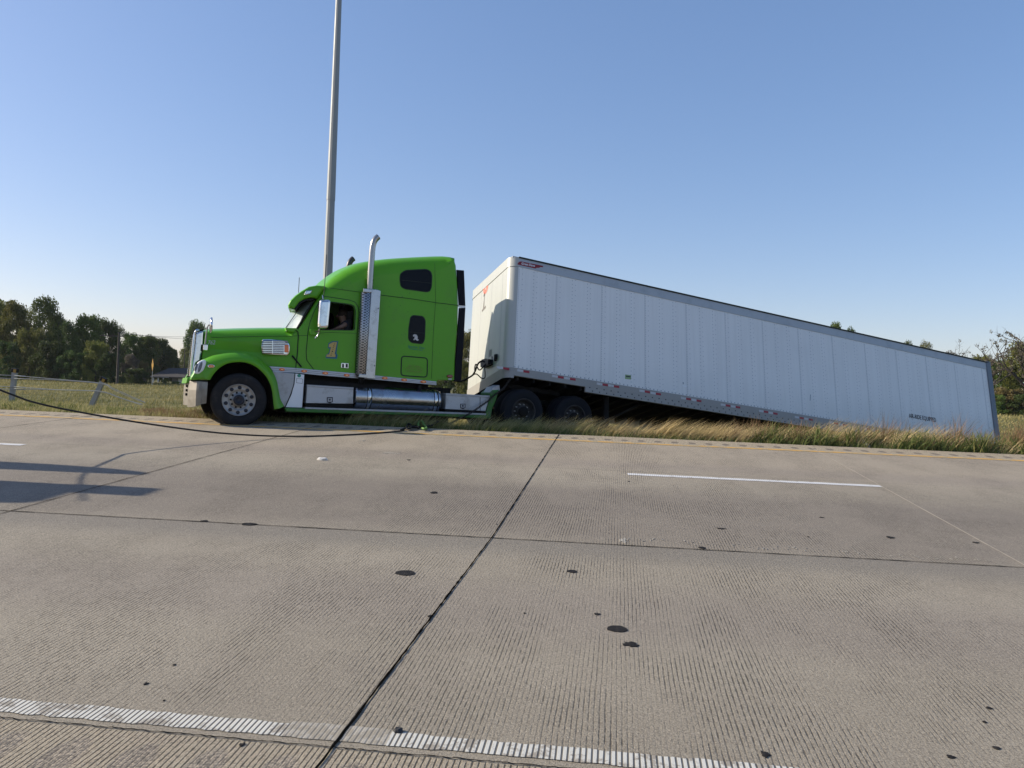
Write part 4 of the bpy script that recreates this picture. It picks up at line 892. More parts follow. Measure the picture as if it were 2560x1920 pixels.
# --- headlights
hlp = P2(cg, [(286, 850), (300, 740), (360, 665), (430, 632), (478, 640), (482, 700), (440, 800), (372, 858), (330, 862)], -.01)
for mm in (False, True):
    hl_ = part('headlight', lambda m: m.plate(rpoly(hlp, .03), 0, .12, 0, .03, fn=lambda l, u, t: (l, mirror(t-.03) if mm else t-.03, u)), M['white'])
    for e in (ell(cg(320, 755), 8/2.6, 66*.15666/1.0, 16, .32), ell(cg(386, 752), 9/2.4, 88*.15666, 16, .32)):
        q_ = [TRK.q(x, y, -.03) for x, y in e]; part('lamp_lens', lambda m: m.plate(q_, 0, .02, 0, .006, fn=lambda l, u, t: (l, mirror(t-.042) if mm else t-.042, u)), M['lens'], hl_)
def marker(c, x, y, a, b, t, mat='amber', core=True, par=None):
    q_ = [TRK.q(px, py, t) for px, py in ell(c(x, y), a, b, 14, .05)]
    o = part('marker_light', lambda m: m.plate(q_, t-.022, t, 0, .012), M[mat], par)
    if core: qc = [TRK.q(px, py, t) for px, py in ell(c(x, y), a*.45, b*.4, 10, .05)]; part('bulb_glow', lambda m: m.plate(qc, t-.026, t-.02), M['amberc'], o)
    return o
qb = [TRK.q(px, py, -.03) for px, py in ell(c1(485, 748), 9.5, 4.6, 14)]; part('lamp_bezel', lambda m: m.plate(qb, -.035, 0, 0, .008), M['chrome']); marker(c1, 487, 748, 7, 3.4, -.035)
# --- bumper: one bent band round the nose
bl0 = TRK.q(*cg(500, 1100), .0)[0]; bl1 = TRK.q(*cg(372, 1100), -.01)[0]; bl2 = TRK.q(*cg(165, 1100), .34)[0]
ut = TRK.q(*cg(420, 978), 0)[1]; ub0 = TRK.q(*cg(520, 1332), 0)[1]; ub2 = TRK.q(*cg(172, 1388), .34)[1]
path = [(bl0, .03), (bl0-.08, .0), (bl1+.04, -.01), (bl1, -.005), (bl1-.04, .02), (bl1*.6+bl2*.4, .11), (bl2+.05, .26), (bl2+.04, .34), (bl2+.09, .50), (bl2+.16, TMID)]
path = path+[(l, mirror(t)) for l, t in path[:-1][::-1]]
def bump_(m):
    n = len(path); R_ = []
    for k, (du, dn) in enumerate(((0, .05), (.0, 0), (-.03, -.012), (-.35, -.022), (-.7, -.014), (-1, .0), (-1, .05))):
        row = []
        for i, (l, t) in enumerate(path):
            e = min(i, n-1-i)/(n//2); ub = ub0+(ub2-ub0)*min(1, e*1.6); u = ut+(ut-ub)*du if du > -.4 else ut+(ut-ub)*(du)
            u = ut+du*(ut-ub); row.append((l+dn*(.5 if e > .3 else .0), t+dn*(1 if t < TMID else -1)*(1 if e < .9 else 0), u))
        R_.append(row)
    m.add([v for r in R_ for v in r], [(a*n+i, a*n+i+1, (a+1)*n+i+1, (a+1)*n+i) for a in range(len(R_)-1) for i in range(n-1)], 0, False)
part('bumper', bump_, M['chrome_dull'])
part('bumper_insert', lambda m: m.box((bl2+.14, TMID, (ut+ub2)/2-.02), (.10, 1.0, (ut-ub2)*.95), bev=.02), M['chrome_dull'])
for t_v in (.60, mirror(.60)):
    for k in (-1, 0, 1): part('bumper_vent', lambda m: m.box((bl2+.075, t_v, (ut+ub2)/2+.06+.085*k), (.04, .16, .05)), M['black'])
part('bumper_gap', lambda m: m.box((bl1-.02, TMID, ut+.03), (abs(bl0-bl2)*.8, 2.1, .06)), M['black'])
# --- hood ornaments: mirrors
def tube_px(name, c, pts, t, r, mat, parent=None, n=8):
    P = []
    for i, p in enumerate(pts): tt = t[i] if hasattr(t, '__len__') else t; l, u = TRK.q(*c(*p), tt); P.append((l, tt, u))
    return part(name, lambda m: m.tube(smooth_path(P, 3) if len(P) > 2 else P, r, n), M[mat], parent)
hm = tube_px('hood_mirror_arm', cg, [(466, 392), (480, 260), (500, 130), (516, 85), (545, 82)], [.05, .05, .03, .02, .02], .013, 'steel')
def hmirror(m):
    l, u = TRK.q(*cg(566, 85), .02); m.lathe([(0, -.03), (.13, -.03), (.15, -.01), (.15, .01), (0, .012)], (l, .02, u), (1, .0, .05), 20)
part('mirror_head', hmirror, M['chrome'], hm)
bq = P2(cg, [(430, 390), (508, 392), (500, 496), (426, 490)], .42); part('mirror_base', lambda m: m.plate(rpoly(bq, .02), .33, .45, 0, .015), M['chrome'], hm)
# --- text and emblems on the hood and door
mb = MB(); text_mb(mb, '762', TRK, c1(438, 450), c1(545, 447), 10.5, .455, shear=.3, off=.012, bold=.01); mb.build('fleet_number', M['silver'], tk)
# --- side air intake
ai = [(1190, 380), (1330, 377), (1500, 392), (1560, 428), (1572, 480), (1565, 565), (1540, 605), (1360, 597), (1182, 580), (1170, 480)]
tai = .215; aq = rpoly(P2(c1, ai, tai), .03); intake = part('air_intake', lambda m: m.plate(aq, tai-.055, tai+.25, 0, .03), M['chrome'])
def louv(m):
    for k in range(8):
        y = 402+k*23.6; a = P2(c1, [(1188, y-6), (1332, y-7), (1328, y+6), (1186, y+5)], tai-.06); m.plate(a, tai-.0575, tai-.05)
part('intake_louvre', louv, M['black'], intake)
def louv2(m):
    for k in range(8):
        y = 402+k*23.6; l0, u0 = TRK.q(*c1(1340, y), tai-.06); l1_, u1_ = TRK.q(*c1(1490 if 2 < k < 8 else 1545, y+3), tai-.06); m.tube([(l0, tai-.055, u0), (l1_, tai-.055, u1_)], .012, 6)
part('intake_rib', louv2, M['alu'], intake)
lp_ = rpoly(P2(c1, [(1500, 455), (1558, 455), (1556, 562), (1500, 556)], tai-.06), .02); sl = part('turn_signal', lambda m: m.plate(lp_, tai-.085, tai-.05, 0, .01), M['amber'], intake)
hlat = P2(c1, [(1598, 600), (1615, 598), (1742, 755), (1735, 765), (1722, 760), (1600, 615)], .19); part('hood_latch', lambda m: m.plate(rpoly(hlat, .012), .165, .20, 0, .008), M['black'])
# --- door
DT = TS-.010
door = [(330, 940), (352, 850), (400, 730), (470, 592), (520, 562), (600, 572), (800, 602), (862, 625), (898, 680), (906, 760), (885, 980), (862, 1500), (440, 1460), (312, 1292), (305, 1200)]
dq = rpoly(P2(c2, door, DT), .02)
part('door_seal', lambda m: m.plate(ring(dq, .013), TS-.004, TS-.0005, 0, 0, [WIN]), M['seam'])
dr = part('door', lambda m: m.plate(dq, DT, TS-.002, 0, .006, [WIN]), M['green'])
part('door', lambda m: m.plate(dq, mirror(DT), mirror(TS-.002), 0, 0, [WIN]), M['green'])
part('window_seal', lambda m: m.plate(ring(WIN, .018), DT-.003, DT+.002, 0, 0, [WIN]), M['seam'], dr)
seam('door_crease', c2, [(345, 1000), (420, 985), (560, 972), (880, 983)], DT, .007, parent=dr)
part('vent_wing', lambda m: m.plate(P2(cw, [(845, 350), (862, 335), (862, 1025), (640, 1022), (665, 900), (760, 560)], DT-.004), DT-.004, DT+.0), M['green'], dr)
mbr = rpoly(P2(cw, [(605, 1035), (820, 1025), (870, 1050), (865, 1185), (600, 1190)], DT-.06), .015); part('mirror_bracket', lambda m: m.plate(mbr, DT-.08, DT, 0, .012), M['green'], dr)
hq = P2(c2, [(703, 1330), (712, 1322), (792, 1328), (790, 1388), (702, 1380)], DT-.012); hd = part('door_handle', lambda m: m.plate(rpoly(hq, .01), DT-.016, DT, 0, .006), M['chrome'], dr)
for xx in ((716, 738), (757, 782)): part('handle_recess', lambda m: m.plate(P2(c2, [(xx[0], 1334), (xx[1], 1335), (xx[1]-1, 1378), (xx[0]-1, 1376)], DT-.018), DT-.0185, DT-.014), M['ink'], hd)
one = [(566, 1108), (600, 1090), (612, 1085), (655, 1085), (628, 1226), (640, 1228), (636, 1256), (534, 1254), (538, 1228), (566, 1226), (588, 1142), (560, 1142)]
part('numeral_shadow', lambda m: m.plate(P2(c2, [(556, 1098), (590, 1078), (602, 1072), (672, 1074), (664, 1110), (650, 1215), (664, 1232), (656, 1278), (526, 1270), (528, 1232), (560, 1210), (574, 1158), (552, 1155)], DT), DT-.003, DT), M['blue'], dr)
part('numeral', lambda m: m.plate(P2(c2, one, DT), DT-.006, DT-.002), M['tan'], dr)
mb = MB()
for k, ch_ in enumerate('SERVICE'):
    x = 628-k*6.3; y = 1112+k*21.5; text_mb(mb, ch_, TRK, c2(x-7, y), c2(x+7, y), 13*.217, DT-.007, bold=.02)
mb.build('vertical_lettering', M['ink'], dr)
# --- chrome stripe with marker lamps
st = P2(c2, [(40, 1376), (180, 1390), (870, 1458), (1100, 1468), (1800, 1532), (1800, 1578), (1100, 1512), (860, 1500), (440, 1462), (175, 1442), (60, 1440)], DT-.02)
stp = P2(c3, [(48, 205), (290, 220), (480, 238), (835, 270), (1030, 290), (1588, 345), (1590, 380), (1030, 330), (835, 315), (500, 288), (285, 265), (88, 258)], DT-.02)
strip_ = part('chrome_stripe', lambda m: m.plate(stp, DT-.025, DT+.006, 0, .006), M['stripe'])
for dy in (.33, .66):
    def ln(m):
        P = []
        for (xa, ya), (xb, yb) in (((60, 207), (90, 257)), ((290, 221), (285, 265)), ((480, 238), (500, 288)), ((835, 271), (835, 315)), ((1030, 291), (1030, 330)), ((1588, 346), (1590, 380))):
            l, u = TRK.q(*c3(xa+(xb-xa)*dy, ya+(yb-ya)*dy), DT-.026); P.append((l, DT-.0255, u))
        m.tube(P, .004, 4)
    part('stripe_groove', ln, M['ink'], strip_)
for x, y in ((165, 235), (370, 250), (565, 269), (762, 288), (1113, 314), (1292, 331), (1468, 348)): marker(c3, x, y, 7.2, 3.7, DT-.03, par=strip_)
marker(c3, 1712, 297, 8, 4.3, TS-.01, 'redl', False)
part('lamp_tag', lambda m: m.plate(P2(c3, [(1698, 318), (1730, 318), (1730, 330), (1698, 330)], TS-.008), TS-.01, TS), M['whitetape'])
# --- kick panels and skirt
part('fender_skirt', lambda m: m.plate(P2(c1, [(1322, 818), (1640, 848), (1625, 1000), (1580, 1140), (1505, 1312), (1455, 1290), (1425, 1240), (1408, 1100), (1388, 960)], .12), .10, .16, 0, .01), M['alu_panel'])
kp = part('kick_panel', lambda m: m.plate(P2(c1, [(1648, 850), (1772, 866), (1765, 1000), (1742, 1322), (1515, 1316), (1590, 1145), (1634, 1000)], .12), .11, .16, 0, .005), M['white'])
seam('panel_seam', c1, [(1645, 850), (1632, 990), (1590, 1140), (1512, 1312)], .105, .014, parent=kp)
part('round_sticker', lambda m: m.plate([TRK.q(x, y, .105) for x, y in ell(c1(1703, 880), 4.8, 4.2)], .105, .11), simple('teal_sticker', (.03, .26, .18), .5, 0, .3, 60), kp)
part('panel_frame', lambda m: m.plate(P2(c1, [(1668, 915), (1752, 925), (1748, 990), (1665, 980)], .106), .106, .11, 0, 0, [P2(c1, [(1671, 918), (1749, 928), (1745, 986), (1668, 976)], .106)]), M['frame'], kp)
sb = P2(c3, [(190, 590), (398, 590), (1100, 622), (2050, 665), (2092, 700), (2040, 682), (1400, 660), (1100, 652), (400, 632), (215, 628)], .03)
part('side_skirt', lambda m: m.plate(P2(c3, [(190, 588), (398, 594), (1100, 612), (2055, 648), (2062, 690), (1400, 655), (1000, 650), (400, 632), (205, 625)], .03), .02, .16, 0, .02), M['green_scuff'])
part('skirt_step', lambda m: m.plate(P2(c3, [(380, 582), (1100, 606), (2050, 640), (2050, 656), (1100, 624), (380, 598)], .0), .015, .3, 0, .004), M['alu_panel'])
part('rear_quarter_fender', lambda m: m.plate(P2(c3, [(2075, 455), (2110, 425), (2168, 422), (2140, 520), (2105, 600), (2088, 692), (2035, 682), (2052, 600), (2085, 490)], .03), .02, .5, 0, .03), M['green_scuff'])
part('quarter_fender_bracket', lambda m: m.plate(P2(ch, [(1810, 165), (1870, 60), (1990, 20), (2000, 110), (1900, 160)], .08), .06, .4, 0, .01), M['alu_panel'])
# --- boxes and tank
bx = part('battery_box', lambda m: m.plate(P2(c3, [(400, 376), (825, 402), (822, 552), (388, 546)], .04), .04, .62, 0, .01), M['diamond'])
part('box_lid', lambda m: m.plate(P2(c3, [(400, 374), (826, 400), (826, 420), (398, 394)], .03), .03, .62, 0, .006), M['alu_panel'], bx)
part('box_sill', lambda m: m.plate(P2(c3, [(388, 550), (822, 556), (820, 592), (386, 584)], .05), .05, .6), M['frame'], bx)
tb_ = part('tool_box', lambda m: m.plate(P2(ch, [(1070, 160), (1830, 215), (1755, 470), (1060, 435)], .04), .04, .62, 0, .01), M['diamond'])
part('box_lid', lambda m: m.plate(P2(ch, [(1070, 158), (1832, 200), (1832, 235), (1070, 202)], .03), .03, .62, 0, .006), M['alu_panel'], tb_)
part('box_sill', lambda m: m.plate(P2(ch, [(1060, 440), (1755, 475), (1760, 520), (1060, 490)], .05), .05, .6), M['frame'], tb_)
part('box_divider', lambda m: m.plate(P2(ch, [(1660, 225), (1668, 225), (1668, 462), (1660, 462)], .03), .034, .04), M['ink'], tb_)
def latch(c, x, y, k, par):
    a = part('box_latch', lambda m: m.plate(P2(c, [(x-k, y-k), (x+k, y-k), (x+k, y+k*.7), (x, y+k*1.2), (x-k, y+k*.7)], .03), .025, .04), M['ink'], par)
    part('latch_plate', lambda m: m.plate(P2(c, [(x-k*.75, y-k*.7), (x+k*.75, y-k*.7), (x+k*.75, y+k*.6), (x-k*.75, y+k*.6)], .024), .022, .03), M['alu_panel'], par)
    part('latch_key', lambda m: m.plate([TRK.q(px, py, .02) for px, py in ell(c(x, y-k*.1), 2.2, 2.6, 10)], .019, .023), M['ink'], par)
latch(c3, 607, 516, 26, bx); latch(ch, 1363, 382, 42, tb_)
ta = TRK.q(*c3(842, 487), .06); tbb = TRK.q(*c3(1645, 530), .06); tu1 = TRK.q(*c3(1240, 400), .25)[1]; tu0 = TRK.q(*c3(1240, 617), .25)[1]; tr_ = (tu1-tu0)/2*.98
tA = Vector((ta[0], .06+tr_, ta[1])); tB = Vector((tbb[0], .06+tr_, tbb[1])); tdir = (tB-tA).normalized(); tl = (tB-tA).length
tank = part('fuel_tank', lambda m: m.lathe([(0, 0), (tr_*.8, .0), (tr_*.96, .02), (tr_, .06), (tr_, tl-.06), (tr_*.96, tl-.02), (tr_*.8, tl), (0, tl)], tA, tdir, 48), M['alu'])
for f in (.16, .93):
    part('tank_strap', lambda m: m.lathe([(tr_+.001, -.035), (tr_+.007, -.035), (tr_+.007, .035), (tr_+.001, .035)], tA+tdir*tl*f, tdir, 48), M['chrome'], tank)
    for s_ in (-.042, .042): part('strap_edge', lambda m: m.lathe([(tr_+.001, -.006), (tr_+.006, -.006), (tr_+.006, .006), (tr_+.001, .006)], tA+tdir*(tl*f+s_), tdir, 48), M['ink'], tank)
part('filler_cap', lambda m: m.cyl(tA+tdir*tl*.75+Vector((0, -tr_*.25, tr_*.9)), tA+tdir*tl*.75+Vector((0, -tr_*.3, tr_*.9+.09)), .055, None, 14), M['black'], tank)
# --- exhaust
M['pipe'] = simple('heat_stained_pipe', (.38, .37, .35), .28, .95, .15, 3, dirt=(.20, .15, .10), dscale=3, damt=.5)
M['farpipe'] = simple('dark_exhaust_pipe', (.06, .06, .065), .4, .6, .2, 8)  # darker metal for the far stack
def stack(side):
    g = (lambda t: mirror(t)) if side else (lambda t: t)
    t_ = .10; pts = [(545, 540), (552, 420), (563, 260), (570, 190), (580, 150), (597, 122), (616, 106)]
    c9 = crop(760, 560, .3013); P = []
    for x, y in pts: l, u = TRK.q(*c9(x, y), t_); P.append((l+(.03 if side else 0), g(t_), u-(.13 if side else 0)))
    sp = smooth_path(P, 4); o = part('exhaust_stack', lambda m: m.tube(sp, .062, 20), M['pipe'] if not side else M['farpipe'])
    part('pipe_mouth', lambda m: m.cyl(sp[-1]-(sp[-1]-sp[-2])*.3, sp[-1]+(sp[-1]-sp[-2]).normalized()*.004, .052, None, 16), M['black'], o); return t_
stack(0); stack(1)
ex0 = TRK.q(*c2(1008, 505), .08); ex1 = TRK.q(*c2(945, 1480), .08)
for sd in (0, 1):
    g = (lambda t: mirror(t)) if sd else (lambda t: t)
    A = Vector((ex0[0], g(.12), ex0[1])); B = Vector((ex1[0], g(.12), ex1[1])); d = (B-A)
    hs_ = part('muffler', lambda m: m.lathe([(0, 0), (.10, 0), (.125, .03), (.125, d.length-.03), (.1, d.length), (0, d.length)], A, d, 28), M['perf'])
    flat = P2(c2, [(962, 465), (1120, 478), (1160, 492), (1092, 1512), (905, 1490), (912, 1450), (988, 1455), (1050, 515), (960, 508)], .0)
    part('heat_shield', lambda m: m.plate(flat, 0, .05, 0, .012, fn=lambda l, u, t: (l, g(t-.01), u)), M['alu'], hs_)
    for bxy in ((1132, 695), (1087, 1357)): part('shield_bolt', lambda m: m.plate([TRK.q(x, y, -.01) for x, y in ell(c2(*bxy), 1.5, 1.5, 8)], 0, .01, fn=lambda l, u, t: (l, g(t-.018), u)), M['ink'], hs_)
part('exhaust_elbow', lambda m: m.tube(smooth_path([(ex1[0], .14, ex1[1]), (ex1[0]+.03, .2, ex1[1]-.12), (ex1[0]+.12, .5, ex1[1]-.2)], 4), .06, 12), M['frame'])
# --- mirrors
MT = -.14
mq = rpoly(P2(cw, [(880, 222), (1165, 215), (1172, 300), (1105, 1005), (835, 1015), (822, 900), (862, 330)], MT), .05)
for sd in (0, 1):
    g = (lambda t: mirror(t)) if sd else (lambda t: t)
    mh = part('side_mirror', lambda m: m.plate(mq, 0, .17, 0, .05, fn=lambda l, u, t: (l, g(t+MT-.06), u)), M['chrome'])
    a = TRK.q(*cw(945, 215), -.05); b = TRK.q(*cw(935, 110), .15)
    part('mirror_arm', lambda m: m.tube(smooth_path([(a[0], g(MT), a[1]), (b[0]-.02, g(.0), b[1]), (b[0]+.02, g(.2), b[1])], 3), .014, 8), M['chrome'], mh)
    pts = [(850, 1020), (855, 1100), (820, 1200), (750, 1280)]; P = []
    for i, p_ in enumerate(pts): tt = MT+.0+i*.02; l, u = TRK.q(*cw(*p_), tt); P.append((l, g(tt), u))
    part('mirror_arm', lambda m: m.tube(smooth_path(P, 3), .015, 8), M['chrome'], mh)
    a = TRK.q(*cw(850, 1080), MT); b = TRK.q(*cw(760, 1100), .15); part('mirror_arm', lambda m: m.tube([(a[0], g(MT), a[1]), (b[0], g(.2), b[1])], .013, 8), M['black'], mh)
# --- windshield and visor
base = TRK.q(*c2(212, 925), TS+.05); topw = TRK.q(*c2(408, 600), TS+.05)
def wsh(m):
    n = 10; vs = []
    for k in range(7):
        f = k/6
        for i in range(n+1):
            e = i/n; t = TS+.045+(mirror(TS+.045)-TS-.045)*e; bow = .16*(1-(2*e-1)**2)
            l = base[0]*(1-f)+topw[0]*f-.02-bow*(1-.25*f)-.03*math.sin(f*PI); u = base[1]*(1-f)+topw[1]*f+.02*math.sin(f*PI); vs.append((l, t, u))
    m.add(vs, [(k*(n+1)+i, k*(n+1)+i+1, (k+1)*(n+1)+i+1, (k+1)*(n+1)+i) for k in range(6) for i in range(n)], 0, True)
ws_ = part('windshield', wsh, M['screen'])
part('wiper', lambda m: m.tube([(base[0]-.16, .8, base[1]+.02), (base[0]-.04, .55, base[1]+.28), (base[0]+.06, .45, base[1]+.5)], .008, 5), M['black'])
part('windshield_gasket', lambda m: [m.tube([(base[0]-.03, t, base[1]-.01), (topw[0]-.03, t, topw[1])], .018, 6) for t in (TS+.05, mirror(TS+.05))], M['seam'])
part('windshield_header', lambda m: m.plate(P2(c2, [(395, 598), (430, 560), (440, 520), (380, 540), (350, 580)], TS+.2), TS+.06, mirror(TS+.06)), M['black'])
part('cowl', lambda m: m.plate(P2(c2, [(60, 922), (190, 925), (225, 960), (200, 985), (60, 960)], TS+.1), TS+.03, mirror(TS+.03), 0, .02), M['green'])
vis = P2(c2, [(95, 690), (92, 652), (118, 605), (170, 552), (240, 500), (330, 446), (420, 430), (515, 436), (505, 470), (470, 520), (425, 582), (350, 575), (285, 590), (230, 625), (165, 712)], TS)
part('sun_visor', lambda m: m.plate(vis, TS-.04, mirror(TS+.30), 0, .05, fn=lambda l, u, t: (l+.19*max(0, t-TS), t, u+.05*max(0, t-TS))), M['green'])
part('visor_underside', lambda m: m.plate(P2(c2, [(108, 685), (160, 700), (215, 625), (290, 590), (390, 585), (380, 602), (300, 606), (232, 640), (172, 716)], TS), TS-.03, mirror(TS+.32), fn=lambda l, u, t: (l+.19*max(0, t-TS), t, u+.05*max(0, t-TS))), M['black'])
for k, (x, y, tt) in enumerate(((258, 512, .45), (180, 548, .8), (160, 562, TMID), (135, 580, 1.4), (118, 596, 1.65))):
    def rl(m):
        l, u = TRK.q(*c2(x, y), tt); l += .15*(tt-TS); u -= .02; m.lathe([(0, -.05), (.045, -.04), (.05, .02), (.03, .05), (0, .055)], (l, tt, u), (-.6, 0, .8), 12)
    part('roof_marker_light', rl, M['amber'])
vl = rpoly(P2(c2, [(270, 545), (300, 490), (372, 486), (360, 520), (330, 538)], TS-.05), .03); part('visor_lamp', lambda m: m.plate(vl, TS-.075, TS-.02, 0, .02), M['chrome'])
tube_px('antenna', c2, [(500, 590), (515, 420), (537, 75)], .02, .007, 'ink'); tube_px('antenna', c2, [(213, 515), (223, 340)], 1.6, .007, 'ink')
# --- sleeper windows, doors, lettering
for pts, sk in (([(1392, 300), (1450, 262), (1690, 250), (1735, 275), (1747, 320), (1742, 440), (1725, 490), (1690, 500), (1440, 465), (1400, 440), (1388, 380)], .05), ([(1510, 800), (1535, 782), (1645, 792), (1670, 830), (1662, 1050), (1640, 1098), (1520, 1085), (1487, 1050), (1490, 930)], .04)):
    a = rpoly(P2(c2, pts, TS-.01), sk); o = part('sleeper_window', lambda m: m.plate(a, TS-.008, TS+.005, 0, .004), M['glass']); part('window_seal', lambda m: m.plate(ring(a, .02), TS-.005, TS+.002, 0, .003, [a]), M['seam'], o)
    part('window_bar', lambda m: m.plate(P2(c2, [(1400, 366), (1740, 402), (1740, 408), (1400, 373)] if sk == .05 else [(1498, 965), (1662, 978), (1662, 983), (1498, 970)], TS-.01), TS-.0105, TS-.008), M['seam'], o)
part('window_sticker', lambda m: m.plate(P2(c2, [(1532, 1003), (1550, 993), (1575, 1000), (1586, 1022), (1584, 1045), (1600, 1058), (1588, 1070), (1570, 1063), (1558, 1050), (1545, 1063), (1536, 1055), (1552, 1035), (1548, 1015), (1534, 1022)], TS-.011), TS-.0112, TS-.008), M['whitetape'], o)
bqr = rpoly(P2(cs, [(150, 320), (810, 370), (880, 500), (860, 930), (700, 935), (135, 880), (125, 700)], TS), .06); ccx = P2(cs, [(140, 315), (885, 375), (870, 935), (120, 885)], TS)
cq = rpoly(ccx, .09, 6); part('compartment_seal', lambda m: m.plate(cq, TS-.008, TS-.001, 0, .003, [ring(cq, -.022)]), M['seam'])
mb = MB(); text_mb(mb, 'Service One', TRK, cs(322, 88), cs(785, 140), 5.6, TS, shear=.25, off=.004, bold=.012); text_mb(mb, 'Transport, Inc.', TRK, cs(345, 138), cs(735, 186), 3.6, TS, off=.004, bold=.012)
mb.build('company_lettering', M['fadeblue'], tk)
mb = MB(); text_mb(mb, 'MC 70404', TRK, cs(345, 625), cs(665, 655), 4.6, TS, off=.004, bold=.02); text_mb(mb, 'USDOT 76904', TRK, cs(262, 685), cs(730, 725), 4.8, TS, off=.004, bold=.02); text_mb(mb, 'INDEPENDENT', TRK, cs(275, 765), cs(730, 800), 4.4, TS, off=.004, bold=.02)
mb.build('permit_lettering', M['fadetan'], tk)
for pts in ([(2040, 250), (2122, 258), (2138, 665), (2065, 660)], [(2067, 690), (2138, 688), (2122, 1000), (2088, 1537), (2005, 1527), (2040, 1100)]):
    for sd in (0, 1): part('side_extender', lambda m: m.plate(P2(c2, pts, TS), 0, .05, 0, .008, fn=lambda l, u, t: (l, mirror(t+TS) if sd else t+TS, u)), M['navy'])
part('extender_strip', lambda m: m.plate(P2(c2, [(2050, 655), (2138, 665), (2138, 688), (2070, 684)], TS), TS+.01, TS+.04), M['white'])
# --- chassis
part('frame_rails', lambda m: [m.box((3.75, t, .0), (8.3, .09, .28), 0, Matrix.Rotation(.01, 3, 'Y')) for t in (.72, 1.58)]+[m.box((x, TMID, 0), (.1, .8, .22)) for x in (-.3, 1.2, 3.2, 5.2, 7.7)], M['frame'])
part('front_axle', lambda m: m.box((0, TMID, -.06), (.12, 1.8, .12)), M['frame'])
part('added_dark_backing', lambda m: [m.box((2.45, .50, .36), (2.9, .10, .95)), m.box((1.0, .6, .40), (.5, .5, .55)), m.box((2.6, TMID, .45), (3.6, 1.5, .12)), m.box((1.6, TMID, .1), (1.5, .9, .6)), m.box((1.9, .42, .42), (1.9, .5, .10))], M['frame'])  # black boxes added so the gap under the cab reads dark
part('fifth_wheel', lambda m: m.box((6.6, TMID, .36), (1.0, .95, .12), 0, Matrix.Rotation(.1, 3, 'Y'), .03), M['frame'])
for t_mf in (.32, mirror(.32)): part('mud_flap', lambda m: m.box((8.25, t_mf, -.1), (.02, .6, .7)), M['black'])
part('far_gap_blocker', lambda m: m.box((2.75, 2.24, -.18), (4.7, .06, .95)), M['frame'])  # dark panel added to hide sunlit ground seen beneath the truck
part('far_skirt', lambda m: m.plate(P2(c3, [(190, 588), (398, 594), (1100, 612), (2055, 648), (2062, 690), (1400, 655), (1000, 650), (400, 632), (205, 625)], .03), mirror(.02), mirror(.12)), M['green_scuff'])
part('far_tool_box', lambda m: m.box((2.6, 1.95, .12), (3.2, .5, .7), bev=.03), M['alu_panel'])
part('cab_mount', lambda m: [m.cyl((3.9, t, .1), (3.9, t, .6), .07) for t in (.75, 1.55)], M['frame'])
part('sleeper_floor', lambda m: m.box((2.7, TMID, .72), (3.4, 1.7, .06)), M['frame'])
# interior trim
li0 = TRK.q(*cw(600, 1030), TS)[0]; li1 = TRK.q(*cw(1990, 500), TS)[0]
def trim(m):
    a, b = .27, mirror(.27); u0, u1 = .75, 2.55; l0, l1_ = 1.12, 2.35
    m.add([(l0, a, u0), (l1_, a, u0), (l1_, b, u0), (l0, b, u0)], [(0, 1, 2, 3)]); m.add([(l1_, a, u0), (l1_, a, 2.34), (l1_, b, 2.34), (l1_, b, u0)], [(0, 1, 2, 3)])
    m.add([(l0+.28, a, 2.08), (l0+.45, a, 2.30), (l1_, a, 2.34), (l1_, b, 2.34), (l0+.45, b, 2.30), (l0+.28, b, 2.08)], [(0, 1, 4, 5), (1, 2, 3, 4)]); m.add([(l0-.02, a, 1.42), (l0+.28, a, 2.08), (l0+.28, b, 2.08), (l0-.02, b, 1.42)], [(0, 1, 2, 3)]); m.box((l0+.12, TMID, 1.12), (.22, 1.7, .62), bev=.05)
    wu = min(p[1] for p in WIN)-.02
    for t in (a, b): m.add([(l0, t, u0), (l1_, t, u0), (l1_, t, wu), (l0, t, wu)], [(0, 1, 2, 3)])
part('cab_trim', trim, M['inside'])
part('far_window', lambda m: m.plate(WIN, mirror(TS+.03), mirror(TS+.034)), M['glass'])
def seatf(m): m.box((1.78, .68, 1.05), (.5, .52, .16), bev=.05); m.box((2.05, .68, 1.42), (.14, .52, .75), 0, Matrix.Rotation(.15, 3, 'Y'), .06); m.box((2.12, .68, 1.87), (.12, .3, .2), bev=.04)
part('driver_seat', seatf, M['inside'])
def steer(m):
    C_ = Vector((1.40, .68, 1.44)); ax = Vector((-.45, 0, .9)).normalized(); m.lathe([(.215, -.014), (.23, -.004), (.23, .008), (.215, .014), (.203, 0), (.215, -.014)], C_, ax, 30)
    m.cyl(C_-ax*.35, C_, .03, None, 8); m.cyl(C_-ax*.02, C_+ax*.02, .05); [m.tube([C_, C_+Vector((.2*math.cos(k)*.9, .21*math.sin(k), .1*math.cos(k)))], .012, 6) for k in (.5, 2.6, 4.7)]
part('steering_wheel', steer, M['black'])
